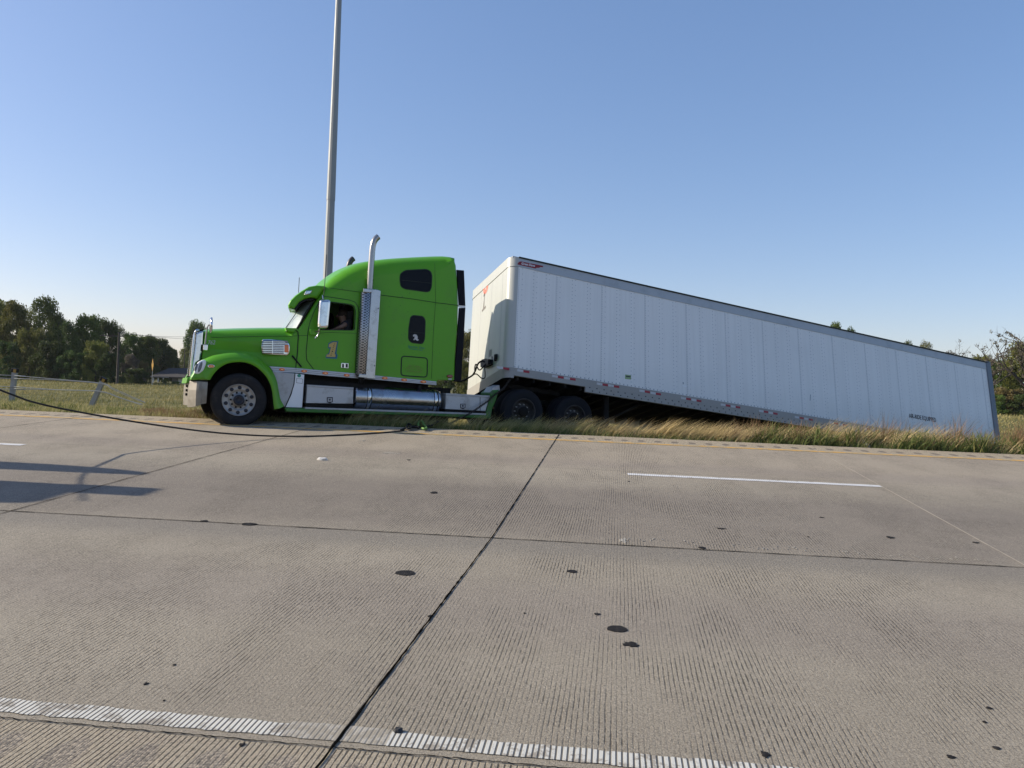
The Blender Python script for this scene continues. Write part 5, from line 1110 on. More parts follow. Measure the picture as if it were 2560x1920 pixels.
# --- wheels
def wheel(name, l, u, t0, width, r, style, steer_a=0.0, side=1, rub='rubber_dark'):
    e = bpy.data.objects.new(name, None); COL.objects.link(e); e.parent = tk; e.matrix_local = Matrix.Translation((l, t0, u))@Matrix.Rotation(steer_a, 4, 'Z')
    s = side; A = (0, 1, 0)
    prof = [(.285, .03), (.30, .012), (.34, .004), (.40, -.004), (.45, .0), (r-.025, .016), (r-.006, .035), (r, .06), (r-.008, .075), (r-.008, .085), (r, .095), (r, width-.095), (r-.008, width-.085), (r-.008, width-.075), (r, width-.06), (r-.025, width-.016), (.44, width), (.31, width-.01), (.285, width-.03)]
    mb = MB(); mb.lathe([(a*r/.5 if a < .46 else a, b*s) for a, b in prof], (0, 0, 0), A, 56); mb.build('tyre', M[rub], e)
    if style == 'front':
        mb = MB(); mb.lathe([(.290, .03), (.302, .004), (.298, -.004), (.290, -.004), (.284, .010), (.225, .004), (.182, .0), (.176, .012), (.168, .016), (.115, .014), (.11, -.03), (.0, -.03)], (0, 0, 0), A, 56); rim = mb.build('rim', M['rimface'], e)
        mb = MB()
        for k in range(10): a = 2*PI*(k+.5)/10; mb.cyl((.232*math.cos(a), .024, .232*math.sin(a)), (.232*math.cos(a), .12, .232*math.sin(a)), .0285, None, 14); 
        for k in range(10): mb2 = MB(); mb2.lathe([(0, -.003), (.034, -.003), (.036, .004), (.036, .05)], (.234*math.cos(2*PI*(k+.5)/10), .0035, .232*math.sin(2*PI*(k+.5)/10)), A, 14); mb2.build('hand_hole', M['ink'], rim)
        mb = MB(); [mb.cyl((.143*math.cos(2*PI*k/10), .025, .143*math.sin(2*PI*k/10)), (.143*math.cos(2*PI*k/10), -.004, .143*math.sin(2*PI*k/10)), .020, .017, 8) for k in range(10)]; mb.build('wheel_nut', M['frame'], rim)
        mb = MB(); mb.lathe([(.10, .03), (.10, -.035), (.085, -.055), (.06, -.058), (.055, -.045), (0, -.045)], (0, 0, 0), A, 28); mb.build('hub_cap', M['ink'], rim)
    else:
        g = M['rimdark']
        mb = MB(); mb.lathe([(.285, .03*s), (.298, .006*s), (.288, -.004*s), (.272, .006*s), (.262, .05*s), (.25, .13*s), (.20, .15*s), (.17, .15*s), (.15, .13*s), (.14, .06*s), (.12, .05*s), (0, .05*s)], (0, 0, 0), A, 44); rim = mb.build('rim', g, e)
        mb = MB(); [mb.cyl((.165*math.cos(2*PI*k/10), .15*s, .165*math.sin(2*PI*k/10)), (.165*math.cos(2*PI*k/10), .10*s, .165*math.sin(2*PI*k/10)), .018, .014, 8) for k in range(10)]; mb.build('wheel_nut', M['alu_panel'], rim)
        mb = MB(); mb.lathe([(.115, .06*s), (.115, -.005*s), (.09, -.02*s), (0, -.02*s)], (0, 0, 0), A, 24); mb.build('hub_cap', M['frame'], rim)
    return e
M['rimdark'] = simple('shade_darkened_rim', (.055, .055, .055), .6, .3, .6, 8, dirt=(.01, .01, .01), dscale=9, damt=.95, spec=.2)  # rim colour darkened to stand for the shade around the rear wheels
wheel('front_wheel', 0, 0, 0, .27, .505, 'front', math.radians(-4), rub='rubber')
wheel('front_wheel', -.02, -.03, mirror(0), .27, .505, 'rear', math.radians(-4), -1, 'rubber')
for l, u in ((6.03, .10), (7.35, .03)):
    wheel('drive_wheel', l, u, 0.02, .26, .50, 'rear'); wheel('drive_wheel', l, u, .33, .26, .50, 'rear')
    wheel('drive_wheel', l, u-.05, mirror(.02), .26, .50, 'rear', 0, -1); wheel('drive_wheel', l, u-.05, mirror(.33), .26, .50, 'rear', 0, -1)
    part('drive_axle', lambda m: [m.cyl((l, .1, u), (l, 2.2, u), .07), m.lathe([(0, -.2), (.15, -.15), (.2, 0), (.15, .15), (0, .2)], (l, TMID, u), (1, 0, 0), 16)], M['frame'])

# ================================================================== TRAILER
RM = TRL.matrix(); TLN = 16.15; TWD = 2.59
tl_ = empty('semi_trailer', 'long white box trailer tilted back into the ditch behind the green truck', 'trailer', matrix=RM)
def tp(name, fn, mat, parent=None): mb = MB(); fn(mb); return mb.build(name, M[mat] if isinstance(mat, str) else mat, parent or tl_)
RT, RB = -.235, -2.66; RBB = -2.90; CR = .20
TXL = TLN-.10
def boxp(l0, l1, t0, t1, u0, u1): return lambda m, bev=0: m.box(((l0+l1)/2, (t0+t1)/2, (u0+u1)/2), (l1-l0, t1-t0, u1-u0), bev=bev)
side = tp('side_wall', boxp(CR, TXL, .0, .03, RB, RT), 'twhite'); side2 = tp('side_wall', boxp(CR, TXL, TWD-.03, TWD, RB, RT), 'twhite')
def nosef(m):
    n = 8; vs = []
    for k in range(n+1): a = PI/2*k/n; vs.append((CR*(1-math.sin(a)), CR*(1-math.cos(a))))
    loop = vs+[(l, TWD-t) for l, t in vs[::-1]]; N_ = len(loop)
    m.add([(l, t, RT) for l, t in loop]+[(l, t, RB) for l, t in loop], [(i, i+1, N_+i+1, N_+i) for i in range(N_-1)], 0, True)
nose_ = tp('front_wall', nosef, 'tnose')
def corner_band(m, u0, u1, off):
    n = 8; vs = []
    for k in range(n+1): a = PI/2*k/n; vs.append((CR-(CR+off)*math.sin(a), CR-(CR+off)*math.cos(a)))
    loop = vs+[(l, TWD-t) for l, t in vs[::-1]]; N_ = len(loop)
    m.add([(l, t, u0) for l, t in loop]+[(l, t, u1) for l, t in loop]+[(l+.1, t, u0) for l, t in loop], [(i, i+1, N_+i+1, N_+i) for i in range(N_-1)], 0, True)
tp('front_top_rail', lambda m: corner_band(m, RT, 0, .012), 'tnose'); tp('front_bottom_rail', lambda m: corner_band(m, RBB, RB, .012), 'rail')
tr1 = tp('top_rail', boxp(CR, TLN, -.012, .05, RT, 0), 'toprail'); tp('top_rail', boxp(CR, TLN, TWD-.05, TWD+.012, RT, 0), 'toprail')
br1 = tp('bottom_rail', lambda m: [boxp(CR, 2.0, -.014, .05, RBB+.06, RB)(m), boxp(2.0, TLN, -.014, .05, RBB-.06, RB)(m), boxp(2.0, TLN, -.017, -.012, RBB+.085, RBB+.092)(m)], 'rail')
tp('bottom_rail', boxp(CR, TLN, TWD-.05, TWD+.014, RBB-.06, RB), 'rail')
tp('rail_lip', lambda m: [boxp(CR, TLN, -.03, -.012, -.022, .012)(m), boxp(CR, TLN, TWD+.012, TWD+.03, -.022, .012)(m)], 'seam')
tp('roof', boxp(.06, TLN, .03, TWD-.03, -.02, .02), 'toprail')
tp('floor', boxp(.1, TLN, .03, TWD-.03, RB-.12, RB), 'frame')
tp('floor_beams', lambda m: [boxp(l, l+.05, .06, TWD-.06, RBB-.02, RB-.12)(m) for l in np.arange(.3, TLN, .4)], 'frame')
rd_ = tp('rear_door', boxp(TLN, TLN+.05, .08, TWD/2-.01, RB, -.25), 'twhite'); tp('rear_door', boxp(TLN, TLN+.05, TWD/2+.01, TWD-.08, RB, -.25), 'twhite')
tp('rear_frame', lambda m: [boxp(TLN-.10, TLN+.10, -.03, .09, RBB-.06, .03)(m, .01), boxp(TLN-.10, TLN+.10, TWD-.09, TWD+.03, RBB-.06, .03)(m, .01), boxp(TLN-.03, TLN+.09, .09, TWD-.09, -.25, .02)(m), boxp(TLN-.03, TLN+.09, .09, TWD-.09, RBB-.06, RB)(m)], simple('grey_rear_frame', (.13, .155, .18), .5, .2, .1, 3))
tp('door_hinge', lambda m: [boxp(TLN+.03, TLN+.13, .02, .16, u-.05, u+.05)(m) for u in (-.5, -1.1, -1.7, -2.3)], 'black')
def rivets(m):
    def dot(l, u, r=.010, t=-.003):
        m.add([(l-r, t+.003, u-r), (l+r, t+.003, u-r), (l+r, t+.003, u+r), (l-r, t+.003, u+r), (l, t-.003, u)], [(0, 1, 4), (1, 2, 4), (2, 3, 4), (3, 0, 4)])
    k = 0
    for l in [.23, .6, .92]+list(np.arange(1.205, TXL-.05, .4067)):
        dense = (l < .3) or (l > 1 and (k % 3 == 0)); stp_ = .045 if dense else .09
        for u in np.arange(RB+.03, RT-.02, stp_): dot(l, u, .0075 if dense else .0085)
        if dense: pass
        for u in np.arange(RB+.06, RT-.02, .13): dot(l+.085, u, .0075)
        k += (l > 1)
    for l in np.arange(CR, TXL, .105): dot(l, RB+.028, .013, -.004)
rv = tp('rivets', rivets, 'rivet', side); rv['kind'] = 'stuff'
def seams(m):
    for l in [.2]+list(np.arange(1.18, TXL, 1.22)): boxp(l, l+.004, -.0015, .002, RB, RT)(m)
tp('panel_seam', seams, simple('panel_joint', (.30, .33, .36), .6, 0, .1, 8), side)
def rail_holes(m):
    for l in np.arange(2.1, TLN-.2, .19): boxp(l, l+.028, -.016, -.01, RBB+.045, RBB+.07)(m); boxp(l+.07, l+.098, -.016, -.01, RBB-.03, RBB-.005)(m)
rh = tp('rail_fasteners', rail_holes, 'ink', br1); rh['kind'] = 'stuff'
def tq(px, py): return TRL.q(px, py, -.02)
for x, y in ((1265.5, 921.5), (1316, 929), (1402, 943), (1432, 948), (1513, 962), (1541.5, 966.5), (1618.5, 979.5), (1646, 985), (1721.5, 997.5), (1747.5, 1002), (1820, 1014), (1845, 1018), (1915, 1029.5), (1938.5, 1034), (2004, 1045), (2027, 1049), (2090, 1058.5), (2112, 1063), (2172, 1073), (2193, 1077)):
    l, u = tq(x, y); w_ = .074; tp('red_reflector', lambda m: boxp(l-w_, l+w_, -.0185, -.013, u-.026, u+.026)(m), 'redtape', br1); tp('white_reflector', lambda m: boxp(l-w_*3, l-w_, -.0180, -.013, u-.026, u+.026)(m), 'whitetape', br1)
sw = [TRL.q(*c5(x, y), -.02) for x, y in [(1002, 396), (1012, 370), (1030, 352), (1060, 347), (1420, 420), (1414, 440), (1372, 438), (1355, 452), (1315, 450), (1300, 461), (1285, 460)]]
em = tp('emblem', lambda m: m.plate(sw, -.0165, -.012), 'red', tr1)
mb = MB(); text_mb(mb, 'Great Dane', TRL, c5(1064, 398), c5(1283, 438), 5.8, -.0165, shear=.35, off=.003, bold=.02); mb.build('emblem_lettering', M['white'], em)
mb = MB(); text_mb(mb, 'AIR-RIDE EQUIPPED', TRL, c7(1152, 1047), c7(1402, 1089), 10.5, 0, off=.005, bold=.012); mb.build('side_lettering', M['ink'], side)
tp('green_placard', lambda m: m.plate([TRL.q(*c8(x, y), 0) for x, y in ((600, 134), (655, 140), (653, 180), (599, 174))], -.005, 0), simple('pale_green_sticker', (.25, .36, .18), .5, 0, .3, 20), side)
tp('placard_mark', lambda m: m.plate([TRL.q(*c8(x, y), 0) for x, y in ((607, 146), (650, 151), (648, 160), (606, 155))], -.007, -.003), 'ink', side)
tp('patch', lambda m: m.plate([TRL.q(*c8(x, y), 0) for x, y in ((1128, 232), (1140, 238), (1165, 236), (1166, 248), (1150, 248), (1130, 242))], -.004, 0), 'white', side)
tp('scratch', lambda m: [m.plate([TRL.q(*c8(x, y), 0) for x, y in ((1130, 205), (1138, 203), (1140, 222), (1134, 224))], -.003, 0), m.plate([TRL.q(*c7(x, y), 0) for x, y in ((242, 835), (247, 833), (243, 890), (239, 888))], -.003, 0)], 'rivet', side)
# emblem and numeral on the nose
def qn(c, x, y): return TRL.qn(*c(x, y), 0)
cc = qn(c5, 485, 760); dsk = [(cc[0]+.17*math.cos(a), cc[1]+.19*math.sin(a)) for a in np.linspace(0, 2*PI, 25)[:-1]]
def nplate(m, out, l0=-.004): tri = tessellate_polygon([[Vector((p[0], p[1], 0)) for p in out]]); m.add([(l0, p[0], p[1]) for p in out], tri)
ns = tp('round_sticker', lambda m: nplate(m, dsk), 'palered', nose_)
mb = MB(); nplate(mb, [(cc[0]+.08, cc[1]+.04), (cc[0]+.02, cc[1]+.07), (cc[0]-.03, cc[1]-.02), (cc[0]-.06, cc[1]-.10), (cc[0]+.0, cc[1]-.08), (cc[0]+.03, cc[1]+.02)], -.007); mb.build('sticker_emblem', M['tnose'], ns)
o1 = qn(c5, 466, 965); s1 = [(-.02, -.27), (.12, -.27), (.12, -.22), (.07, -.21), (-.02, .26), (-.07, .26), (.05, .16), (.045, .11), (.02, .13), (-.02, -.20), (-.06, -.22)]
s1 = [(.13, -.29), (.14, -.24), (.075, -.22), (-.01, .28), (-.05, .28), (.08, .14), (.09, .09), (.02, .13), (.0, -.21), (-.10, -.20), (-.10, -.26)]
tp('nose_numeral', lambda m: nplate(m, [(o1[0]+a, o1[1]+b) for a, b in s1]), simple('faded_grey_decal', (.16, .15, .14), .6, 0, .4, 40), nose_)
for tt in (.42, 1.1, 1.8): tp('nose_seam', lambda m: boxp(-.0015, .002, tt, tt+.004, RB, RT)(m), 'rivet', nose_)
tp('name_plate', lambda m: nplate(m, [qn(ct, *p) for p in ((1150, 210), (1240, 175), (1225, 420), (1138, 460))]), simple('grey_plate', (.24, .25, .25), .6, 0, .2, 20), nose_)
# connections on the nose: socket box, round lamp
sb_ = [qn(ct, *p) for p in ((1000, 640), (1060, 560), (1180, 530), (1280, 545), (1270, 730), (1130, 790), (1010, 830))]
def nprism(m, out, l0, l1_):
    tri = tessellate_polygon([[Vector((p[0], p[1], 0)) for p in out]]); n = len(out); m.add([(l0, *p) for p in out], tri); m.add([(l0, *p) for p in out]+[(l1_, *p) for p in out], [(i, (i+1) % n, n+(i+1) % n, n+i) for i in range(n)])
tp('air_socket', lambda m: nprism(m, sb_, -.12, .0), 'black', nose_)
rc = qn(ct, 1395, 470); tp('round_lamp', lambda m: m.lathe([(0, -.05), (.075, -.05), (.085, -.03), (.085, .03)], (.0, rc[0], rc[1]), (1, -.5, 0), 20), 'black', nose_)
rr_ = qn(ct, 1288, 440); r2 = qn(ct, 1290, 700); tp('lamp_rod', lambda m: m.tube([(-.03, *rr_), (-.03, *r2)], .012, 6), 'ink', nose_)
# landing gear, bogie
tp('landing_gear', lambda m: [m.box((2.75, t, -3.25), (.12, .12, .8)) for t in (.35, TWD-.35)]+[m.box((2.75, t, -3.67), (.3, .3, .04)) for t in (.35, TWD-.35)]+[m.tube([(2.75, t, -3.5), (3.7, t, -2.95)], .03, 6) for t in (.35, TWD-.35)]+[m.box((2.75, TWD/2, -3.3), (.06, TWD-.7, .06))], 'frame')
tp('kingpin_plate', boxp(.3, 1.6, .5, TWD-.5, RBB-.10, RBB), 'frame')
tp('bogie_frame', lambda m: [boxp(11.2, 15.2, t, t+.1, -3.3, RBB)(m) for t in (.75, TWD-.85)]+[m.cyl((l, .2, -3.45), (l, TWD-.2, -3.45), .07) for l in (12.4, 13.65)], 'frame')
for l in (12.4, 13.65):
    for t0, s in ((.03, 1), (.36, 1), (TWD-.03, -1), (TWD-.36, -1)):
        e = bpy.data.objects.new('trailer_wheel', None); COL.objects.link(e); e.parent = tl_; e.matrix_local = Matrix.Translation((l, t0, -3.45))
        mb = MB(); mb.lathe([(.285, .03*s), (.34, .004*s), (.45, 0), (.49, .03*s), (.5, .07*s), (.5, .2*s), (.45, .26*s), (.285, .23*s)], (0, 0, 0), (0, 1, 0), 36); mb.build('tyre', M['rubber_dark'], e)
        mb = MB(); mb.lathe([(.285, .03*s), (.27, .01*s), (.25, .12*s), (.15, .13*s), (.12, .02*s), (0, .02*s)], (0, 0, 0), (0, 1, 0), 28); mb.build('rim', M['rimdark'], e)
tp('underride_guard', lambda m: [boxp(TLN-.1, TLN, .3, TWD-.3, -3.55, -3.45)(m)]+[boxp(TLN-.08, TLN-.02, t, t+.08, -3.5, RBB)(m) for t in (.6, TWD-.7)], 'rail')
# hoses between truck and trailer: things of their own
def hose(pts, r, lb, d0=16.6, d1=17.5):
    P = []
    for x, y, z in pts: P.append(at_depth(*ct(x, y), z))
    mb = MB(); mb.tube(smooth_path(P, 5), r, 8); return tag(mb.build('hose', M['black']), lb, 'hose', 'hoses linking truck and trailer')
hose([(-120, 1255, 16.9), (60, 1290, 16.9), (250, 1262, 16.9), (430, 1170, 16.9), (570, 1080, 16.9), (650, 960, 16.9), (690, 860, 16.9), (735, 740, 16.85), (800, 640, 16.8), (900, 590, 16.8), (1010, 630, 16.8)], .019, 'thick black hose curving from the sleeper to the trailer nose')
hose([(570, 1090, 16.9), (640, 1010, 16.88), (650, 820, 16.85), (668, 730, 16.82), (700, 705, 16.8), (735, 800, 16.8), (800, 895, 16.78), (870, 870, 16.76), (960, 760, 16.75), (1040, 680, 16.75)], .014, 'thin black hose with a loop in front of the trailer nose')
hose([(560, 1075, 16.9), (680, 1035, 16.85), (760, 1070, 16.8), (870, 1175, 16.75), (950, 1195, 16.72), (1005, 1140, 16.7), (1005, 960, 16.7), (990, 800, 16.72), (1030, 700, 16.75)], .013, 'black hose sagging lowest below the trailer socket')

# ================================================================== RECOVERY CABLE, HOOK, CHAIN
ZG = float((R.T@(np.array(on_road(766, 1092.7, .016))-CAM))[2])
def rz(x): return 1/(1/ZG+(1/10.5-1/ZG)*(766-x)/766)
P = [at_depth(x, y, rz(x)) for x, y in ((0, 975), (94, 1008), (212, 1032.6), (353, 1057), (520, 1079.5), (650, 1089))]
for x, y in ((766, 1092.7), (845, 1090), (920, 1086), (995, 1080), (1010, 1076)): P.append(on_road(x, y, .014))
d_ = P[0]-P[1]; d_.z = 0; d_.normalize(); sl_ = (P[0].z-P[1].z)/(Vector((P[0].x-P[1].x, P[0].y-P[1].y)).length)
ANCH = P[0]+d_*4.2+Vector((0, 0, 4.2*sl_*1.25)); P = [ANCH, P[0]+d_*2.1+Vector((0, 0, 2.1*sl_*1.1))]+P
HP = on_road(1016, 1076, .05)
mb = MB(); mb.tube(smooth_path(P, 5), .0135, 8); tag(mb.build('tow_cable', M['wire']), 'black recovery cable hanging from the left and lying along the yellow line', 'cable')
hk = empty('tow_hook', 'green painted hook joining the cable and the chain on the shoulder', 'hook', loc=on_road(1030, 1073))
hb = Vector(hk.location)
def hpnt(x, y, dz): v = on_road(*ch(x, y), dz)-hb; return v
mb = MB(); mb.tube(smooth_path([hpnt(600, 790, .05), hpnt(590, 745, .06), hpnt(610, 715, .08), hpnt(650, 720, .09), hpnt(700, 770, .06), hpnt(735, 800, .04), hpnt(700, 812, .04), hpnt(660, 800, .04)], 3), [.022]*22, 8); mb.build('hook_body', M['hook'], hk)
mb = MB(); mb.tube(smooth_path([hpnt(290, 822, .03), hpnt(380, 800, .045), hpnt(400, 772, .07), hpnt(440, 765, .08), hpnt(470, 790, .06), hpnt(430, 812, .04), hpnt(380, 806, .04)], 3), .020, 8); mb.tube([hpnt(430, 790, .05), hpnt(520, 788, .05), hpnt(610, 795, .05)], .03, 8); mb.build('cable_thimble', M['black'], hk)
cpts = [on_road(*ch(725, 775), .04), on_road(*ch(840, 752), .05), on_road(*ch(940, 735), .10)]
for x, y, t in ((1100, 690, -.25), (1300, 600, -.20), (1480, 510, -.14), (1660, 390, -.10), (1800, 290, -.06), (1900, 200, -.04)): l, u = TRK.q(*ch(x, y), t); cpts.append(TRK.w(l, t, u))
for x, y, t in ((880, 830, .0), (960, 720, .05), (1010, 685, .10)): l, u = TRK.q(*c4(x, y), t); cpts.append(TRK.w(l, t, u))
cp = smooth_path(cpts, 8); mb = MB(); acc = 0; pos = [cp[0]]; step = .047
for a, b in zip(cp[:-1], cp[1:]):
    seg = (b-a).length
    while acc+seg >= step: a = a+(b-a).normalized()*(step-acc); seg = (b-a).length; acc = 0; pos.append(a)
    acc += seg
for i, (a, b) in enumerate(zip(pos[:-1], pos[1:])):
    d = (b-a).normalized(); s_ = d.orthogonal().normalized(); s_ = (s_*math.cos(i*PI/2)+d.cross(s_)*math.sin(i*PI/2)); c_ = (a+b)/2
    mb.tube([c_+d*(.036*math.cos(q_))+s_*(.02*math.sin(q_)) for q_ in np.linspace(0, 2*PI, 11)], .0075, 5, 0, False)
tag(mb.build('tow_chain', M['chain']), 'dark chain running from the green hook up under the trailer front', 'chain')

# ================================================================== DRIVER
from math import radians
drv = empty('person', 'driver in a dark shirt leaning forward behind the open truck window', 'person', matrix=TM@Matrix.Translation((1.72, .68, 1.12)))
def skin_body(name, nodes, edges, mat, parent, sub=2):
    me = bpy.data.meshes.new(name); me.from_pydata([n[:3] for n in nodes], edges, []); o = bpy.data.objects.new(name, me); COL.objects.link(o)
    sk = o.modifiers.new('skin', 'SKIN'); sk.use_smooth_shade = True; sv = me.skin_vertices[0].data if me.skin_vertices else None
    if sv is None:
        bm = bmesh.new(); bm.from_mesh(me); bm.verts.layers.skin.verify(); bm.to_mesh(me); bm.free(); sv = me.skin_vertices[0].data
    for i, n in enumerate(nodes): r = n[3]; sv[i].radius = (r, r) if not hasattr(r, '__len__') else r
    sv[0].use_root = True; ss = o.modifiers.new('sub', 'SUBSURF'); ss.levels = ss.render_levels = sub
    me.materials.append(mat); o.parent = parent; return o
hl0 = TRK.q(*cw(1490, 680), .66); H = Vector((hl0[0]-1.72, -.02, hl0[1]-1.12)); sh = TRK.q(*cw(1640, 870), .5); SH = Vector((sh[0]-1.72, -.19, sh[1]-1.12))
nk = H+Vector((.06, .0, -.14)); ch_ = Vector((SH.x+.03, -.01, SH.z-.04))
el = TRK.q(*cw(1480, 960), .42); EL = Vector((el[0]-1.72, -.26, el[1]-1.12)); wr = TRK.q(*cw(1280, 1040), .48); WR = Vector((wr[0]-1.72, -.16, wr[1]-1.12))
nodes = [(0, 0, 0, .15), (.02, 0, .2, .14), (*ch_, .15), (*nk, .058), (*(H+Vector((.01, 0, -.02))), .085), (*(H+Vector((-.01, 0, .06))), .088), (*SH, .065), (*EL, .045), (*WR, .032), (*(WR+Vector((-.06, .02, -.03))), .034),
         (SH.x+.02, .19, SH.z, .065), (EL.x+.05, .26, EL.z-.02, .045), (WR.x, .17, WR.z-.02, .032), (WR.x-.07, .15, WR.z-.04, .034), (-.42, -.12, .0, .08), (-.46, -.12, -.38, .055), (-.42, .12, .0, .08), (-.46, .12, -.38, .055)]
edges = [(0, 1), (1, 2), (2, 3), (3, 4), (4, 5), (2, 6), (6, 7), (7, 8), (8, 9), (2, 10), (10, 11), (11, 12), (12, 13), (0, 14), (14, 15), (0, 16), (16, 17)]
for b0, s_ in ((9, 1), (13, -1)):
    bw = Vector(nodes[b0][:3])
    for k in range(5):
        off = Vector((-.055-.008*(k in (1, 2)), (k-1.5)*.019*s_, -.01)) if k < 4 else Vector((-.02, -.045*s_, .02)); i = len(nodes)
        nodes.append((*(bw+off), .010)); nodes.append((*(bw+off*1.3+Vector((-.012, 0, -.03))), .008)); edges += [(b0, i), (i, i+1)]
skin_body('body', nodes, edges, M['skin'], drv)
nodes2 = [(0, 0, .02, .165), (.02, 0, .2, .158), (*ch_, .168), (*(ch_*.5+nk*.5), .085), (*SH, .082), (*(SH*.45+EL*.55), .062), (SH.x+.02, .19, SH.z, .082), (SH.x*.5+EL.x*.5+.03, .23, SH.z*.5+EL.z*.5, .062)]
skin_body('shirt', nodes2, [(0, 1), (1, 2), (2, 3), (2, 4), (4, 5), (2, 6), (6, 7)], M['cloth'], drv)
def hair(m):
    n, k = 12, 7; vs = []
    for i in range(k+1):
        for j in range(n): a = 2*PI*j/n; b = PI*.62*i/k; vs.append((H.x+.02+.108*math.sin(b)*math.cos(a), .0-.02+.095*math.sin(b)*math.sin(a), H.z+.045+.11*math.cos(b)))
    m.add(vs, [(i*n+j, i*n+(j+1) % n, (i+1)*n+(j+1) % n, (i+1)*n+j) for i in range(k) for j in range(n)], 0, True)
mb = MB(); hair(mb); mb.build('hair', M['hair'], drv)
mb = MB(); fx = H.x-.088; mb.tube([(fx+.01, -.02, H.z+.03), (fx-.025, -.02, H.z-.01), (fx+.005, -.02, H.z-.02)], [.008, .014, .01], 6); mb.build('nose', M['skin'], drv)
mb = MB(); [mb.lathe([(0, -.01), (.011, -.006), (.012, 0)], (fx+.012, y, H.z+.02), (1, 0, 0), 10) for y in (-.052, .012)]; mb.build('eyes', M['ink'], drv)
mb = MB(); mb.tube([(fx+.012, -.05, H.z-.05), (fx+.002, -.02, H.z-.052), (fx+.012, .01, H.z-.05)], .006, 6); mb.build('mouth', simple('lips', (.25, .09, .07), .5), drv)
mb = MB(); [mb.lathe([(0, -.01), (.024, -.006), (.028, .004)], (H.x+.02, y, H.z+.0), (0, 1 if y < -.02 else -1, 0), 12) for y in (-.112, .072)]; mb.build('ears', M['skin'], drv)

# ================================================================== SMALL THINGS ON THE ROAD AND VERGE
def crumple(name, px, py, wpx, hpx, mat, lb, cat, seed, ratio=.45, onroad=True, z=None):
    c = on_road(px, py) if onroad else z; r = (on_road(px+wpx/2, py)-on_road(px, py)).length; rr = random.Random(seed)
    bm = bmesh.new(); bmesh.ops.create_icosphere(bm, subdivisions=2, radius=1)
    for v in bm.verts: f = 1+rr.uniform(-.28, .28); v.co = Vector((v.co.x*r*f, v.co.y*r*ratio*f, max(-.2, v.co.z)*hpx*f))
    mb = MB(); mb.add([v.co for v in bm.verts], [[v.index for v in f.verts] for f in bm.faces]); bm.free(); o = mb.build(name, mat); o.location = c; return tag(o, lb, cat)
crumple('rag', 805, 1150, 26, .04, M['rag'], 'crumpled white rag lying in the middle of the far lane', 'rag', 4)
crumple('stone', 995, 1830, 25, .020, M['stone'], 'dark stone lying at the broken start of the near white line', 'stone', 2, .9)
mb = MB(); a = at_Y(*c7(715, 1268), 14.95); b = at_Y(*c7(745, 1290), 14.9); c_ = at_Y(*c7(790, 1320), 14.85); up3 = Vector((0, -.03, .04))
mb.add([a, a+up3, b-up3*.6, b+up3, c_-up3*.5, c_+up3*.8, b+Vector((.03, -.05, .0))], [(0, 1, 3, 2), (2, 3, 5, 4), (2, 4, 6)]); tag(mb.build('plastic_scrap', M['rag']), 'torn white plastic scrap caught in the grass near the trailer rear', 'litter')

# ================================================================== RECOVERY TRUCK just out of frame on the left (its shadow and cable are in the photo)
wx, wy = -10.75, 7.95; wz = road_z(wx, wy)
wr_ = empty('tow_truck', 'recovery truck left of the frame that casts the boom shadow on the lane', 'tow truck', matrix=Matrix.Translation((wx, wy, wz))@Matrix.Rotation(math.atan(.0577), 4, 'X'))
def wp(name, fn, mat, parent=None): mb = MB(); fn(mb); return mb.build(name, M[mat], parent or wr_)
wp('body', lambda m: [m.box((-4.0, 0, 1.05), (4.6, 2.2, .7), bev=.05), m.box((-2.0, 0, .8), (.6, 2.3, .5), bev=.03)], 'white')
wp('cab', lambda m: m.plate(rpoly([(-8.6, .7), (-8.7, 1.6), (-7.6, 1.75), (-7.2, 2.55), (-6.3, 2.6), (-6.3, .7)], .12), -1.05, 1.05, 0, .08), 'white')
wp('window', lambda m: m.plate([(-7.4, 1.75), (-7.1, 2.4), (-6.5, 2.4), (-6.5, 1.75)], -1.06, 1.06), 'glass')
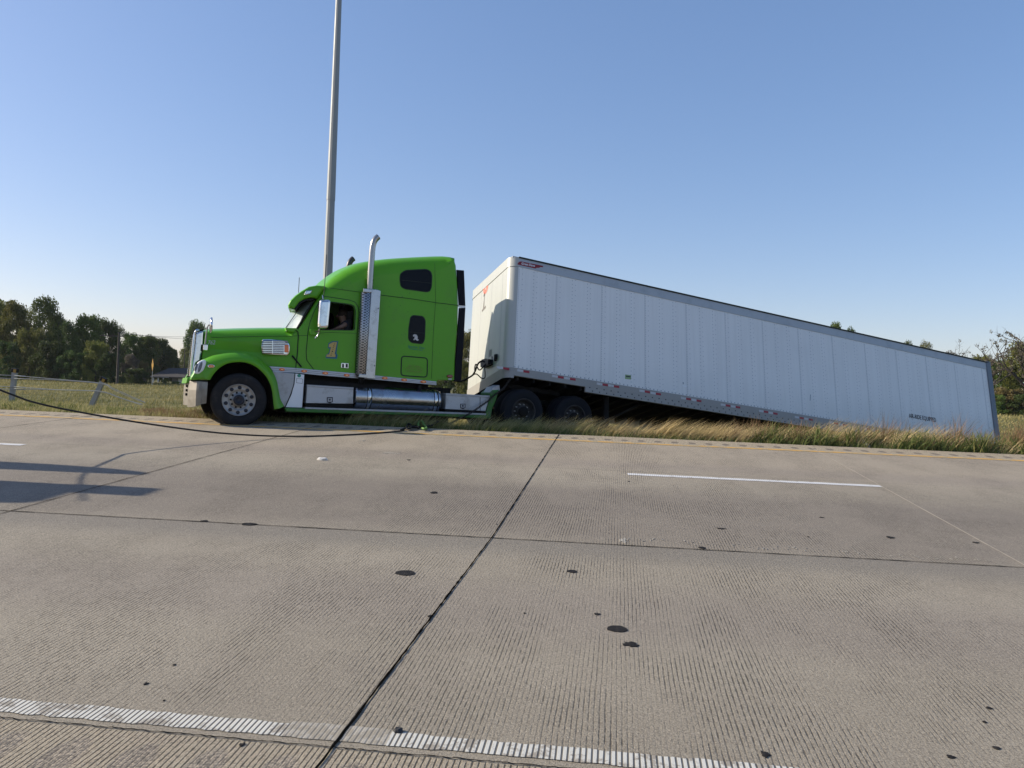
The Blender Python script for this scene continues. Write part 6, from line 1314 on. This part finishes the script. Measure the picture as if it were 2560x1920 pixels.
wp('boom', lambda m: [m.box((-2.3, 0, 2.25), (4.2, .36, .40), 0, Matrix.Rotation(-.28, 3, 'Y'), .03), m.box((.0, 0, 2.80), (.5, .42, .30), bev=.03), m.tube(smooth_path([(-3.4, 1.0, 2.55), (-1.6, 1.05, 2.75), (-.3, 1.0, 2.72), (.15, .9, 2.62)], 4), [.24]*4+[.23, .21, .19, .16, .13, .10, .07, .05, .03], 8), m.box((-1.5, -.35, 2.25), (3.0, .8, .35), bev=.12), m.box((-2.0, -.35, 2.5), (3.2, .95, .9), bev=.2), m.box((-1.5, -.6, 2.0), (2.8, .9, .5), bev=.15), m.box((-1.6, -.72, 1.9), (2.6, .5, .6), bev=.12), m.tube([(.1, 0, 2.85), (.55, .0, 2.75)], [.14, .05], 8)], 'frame')  # boom plus extra bulk boxes, added out of view to fill its cast shadow
wp('mast', lambda m: [m.box((-3.9, 0, 1.7), (.4, 1.4, 1.0)), m.box((-1.2, 0, 1.5), (.2, .2, 1.1), 0, Matrix.Rotation(-.4, 3, 'Y'))], 'frame')
wp('light_bar', lambda m: m.box((-4.4, 0, 2.7), (.25, 1.7, .12), bev=.03), 'amber')
for l in (-7.6, -3.6, -2.3):
    for t, s in ((-1.15, 1), (1.15, -1)):
        mb = MB(); mb.lathe([(.25, .03*s), (.3, .0), (.45, 0), (.5, .06*s), (.5, .24*s), (.45, .3*s), (.25, .28*s)], (l, t, .5), (0, 1, 0), 28); wl = mb.build('wheel', M['rubber'], wr_)
        mb = MB(); mb.lathe([(.27, .03*s), (.25, .02*s), (.2, .08*s), (.1, .05*s), (0, .04*s)], (l, t, .5), (0, 1, 0), 20); mb.build('rim', M['chrome'], wl)

# ================================================================== thin autumn haze over the field
hzm = bpy.data.materials.new('thin_haze'); hzm.use_nodes = True; hn = hzm.node_tree; hn.nodes.clear()
pv = hn.nodes.new('ShaderNodeVolumePrincipled'); pv.inputs['Color'].default_value = (.90, .94, 1, 1); pv.inputs['Density'].default_value = .00010; pv.inputs['Anisotropy'].default_value = .2
ho2 = hn.nodes.new('ShaderNodeOutputMaterial'); hn.links.new(pv.outputs[0], ho2.inputs['Volume'])
mb = MB(); mb.box((0, 720, 16), (1900, 1640, 60)); hz_ = mb.build('haze', hzm); hz_['kind'] = 'stuff'; hz_['label'] = 'thin pale haze over the field and trees'; hz_['category'] = 'haze'
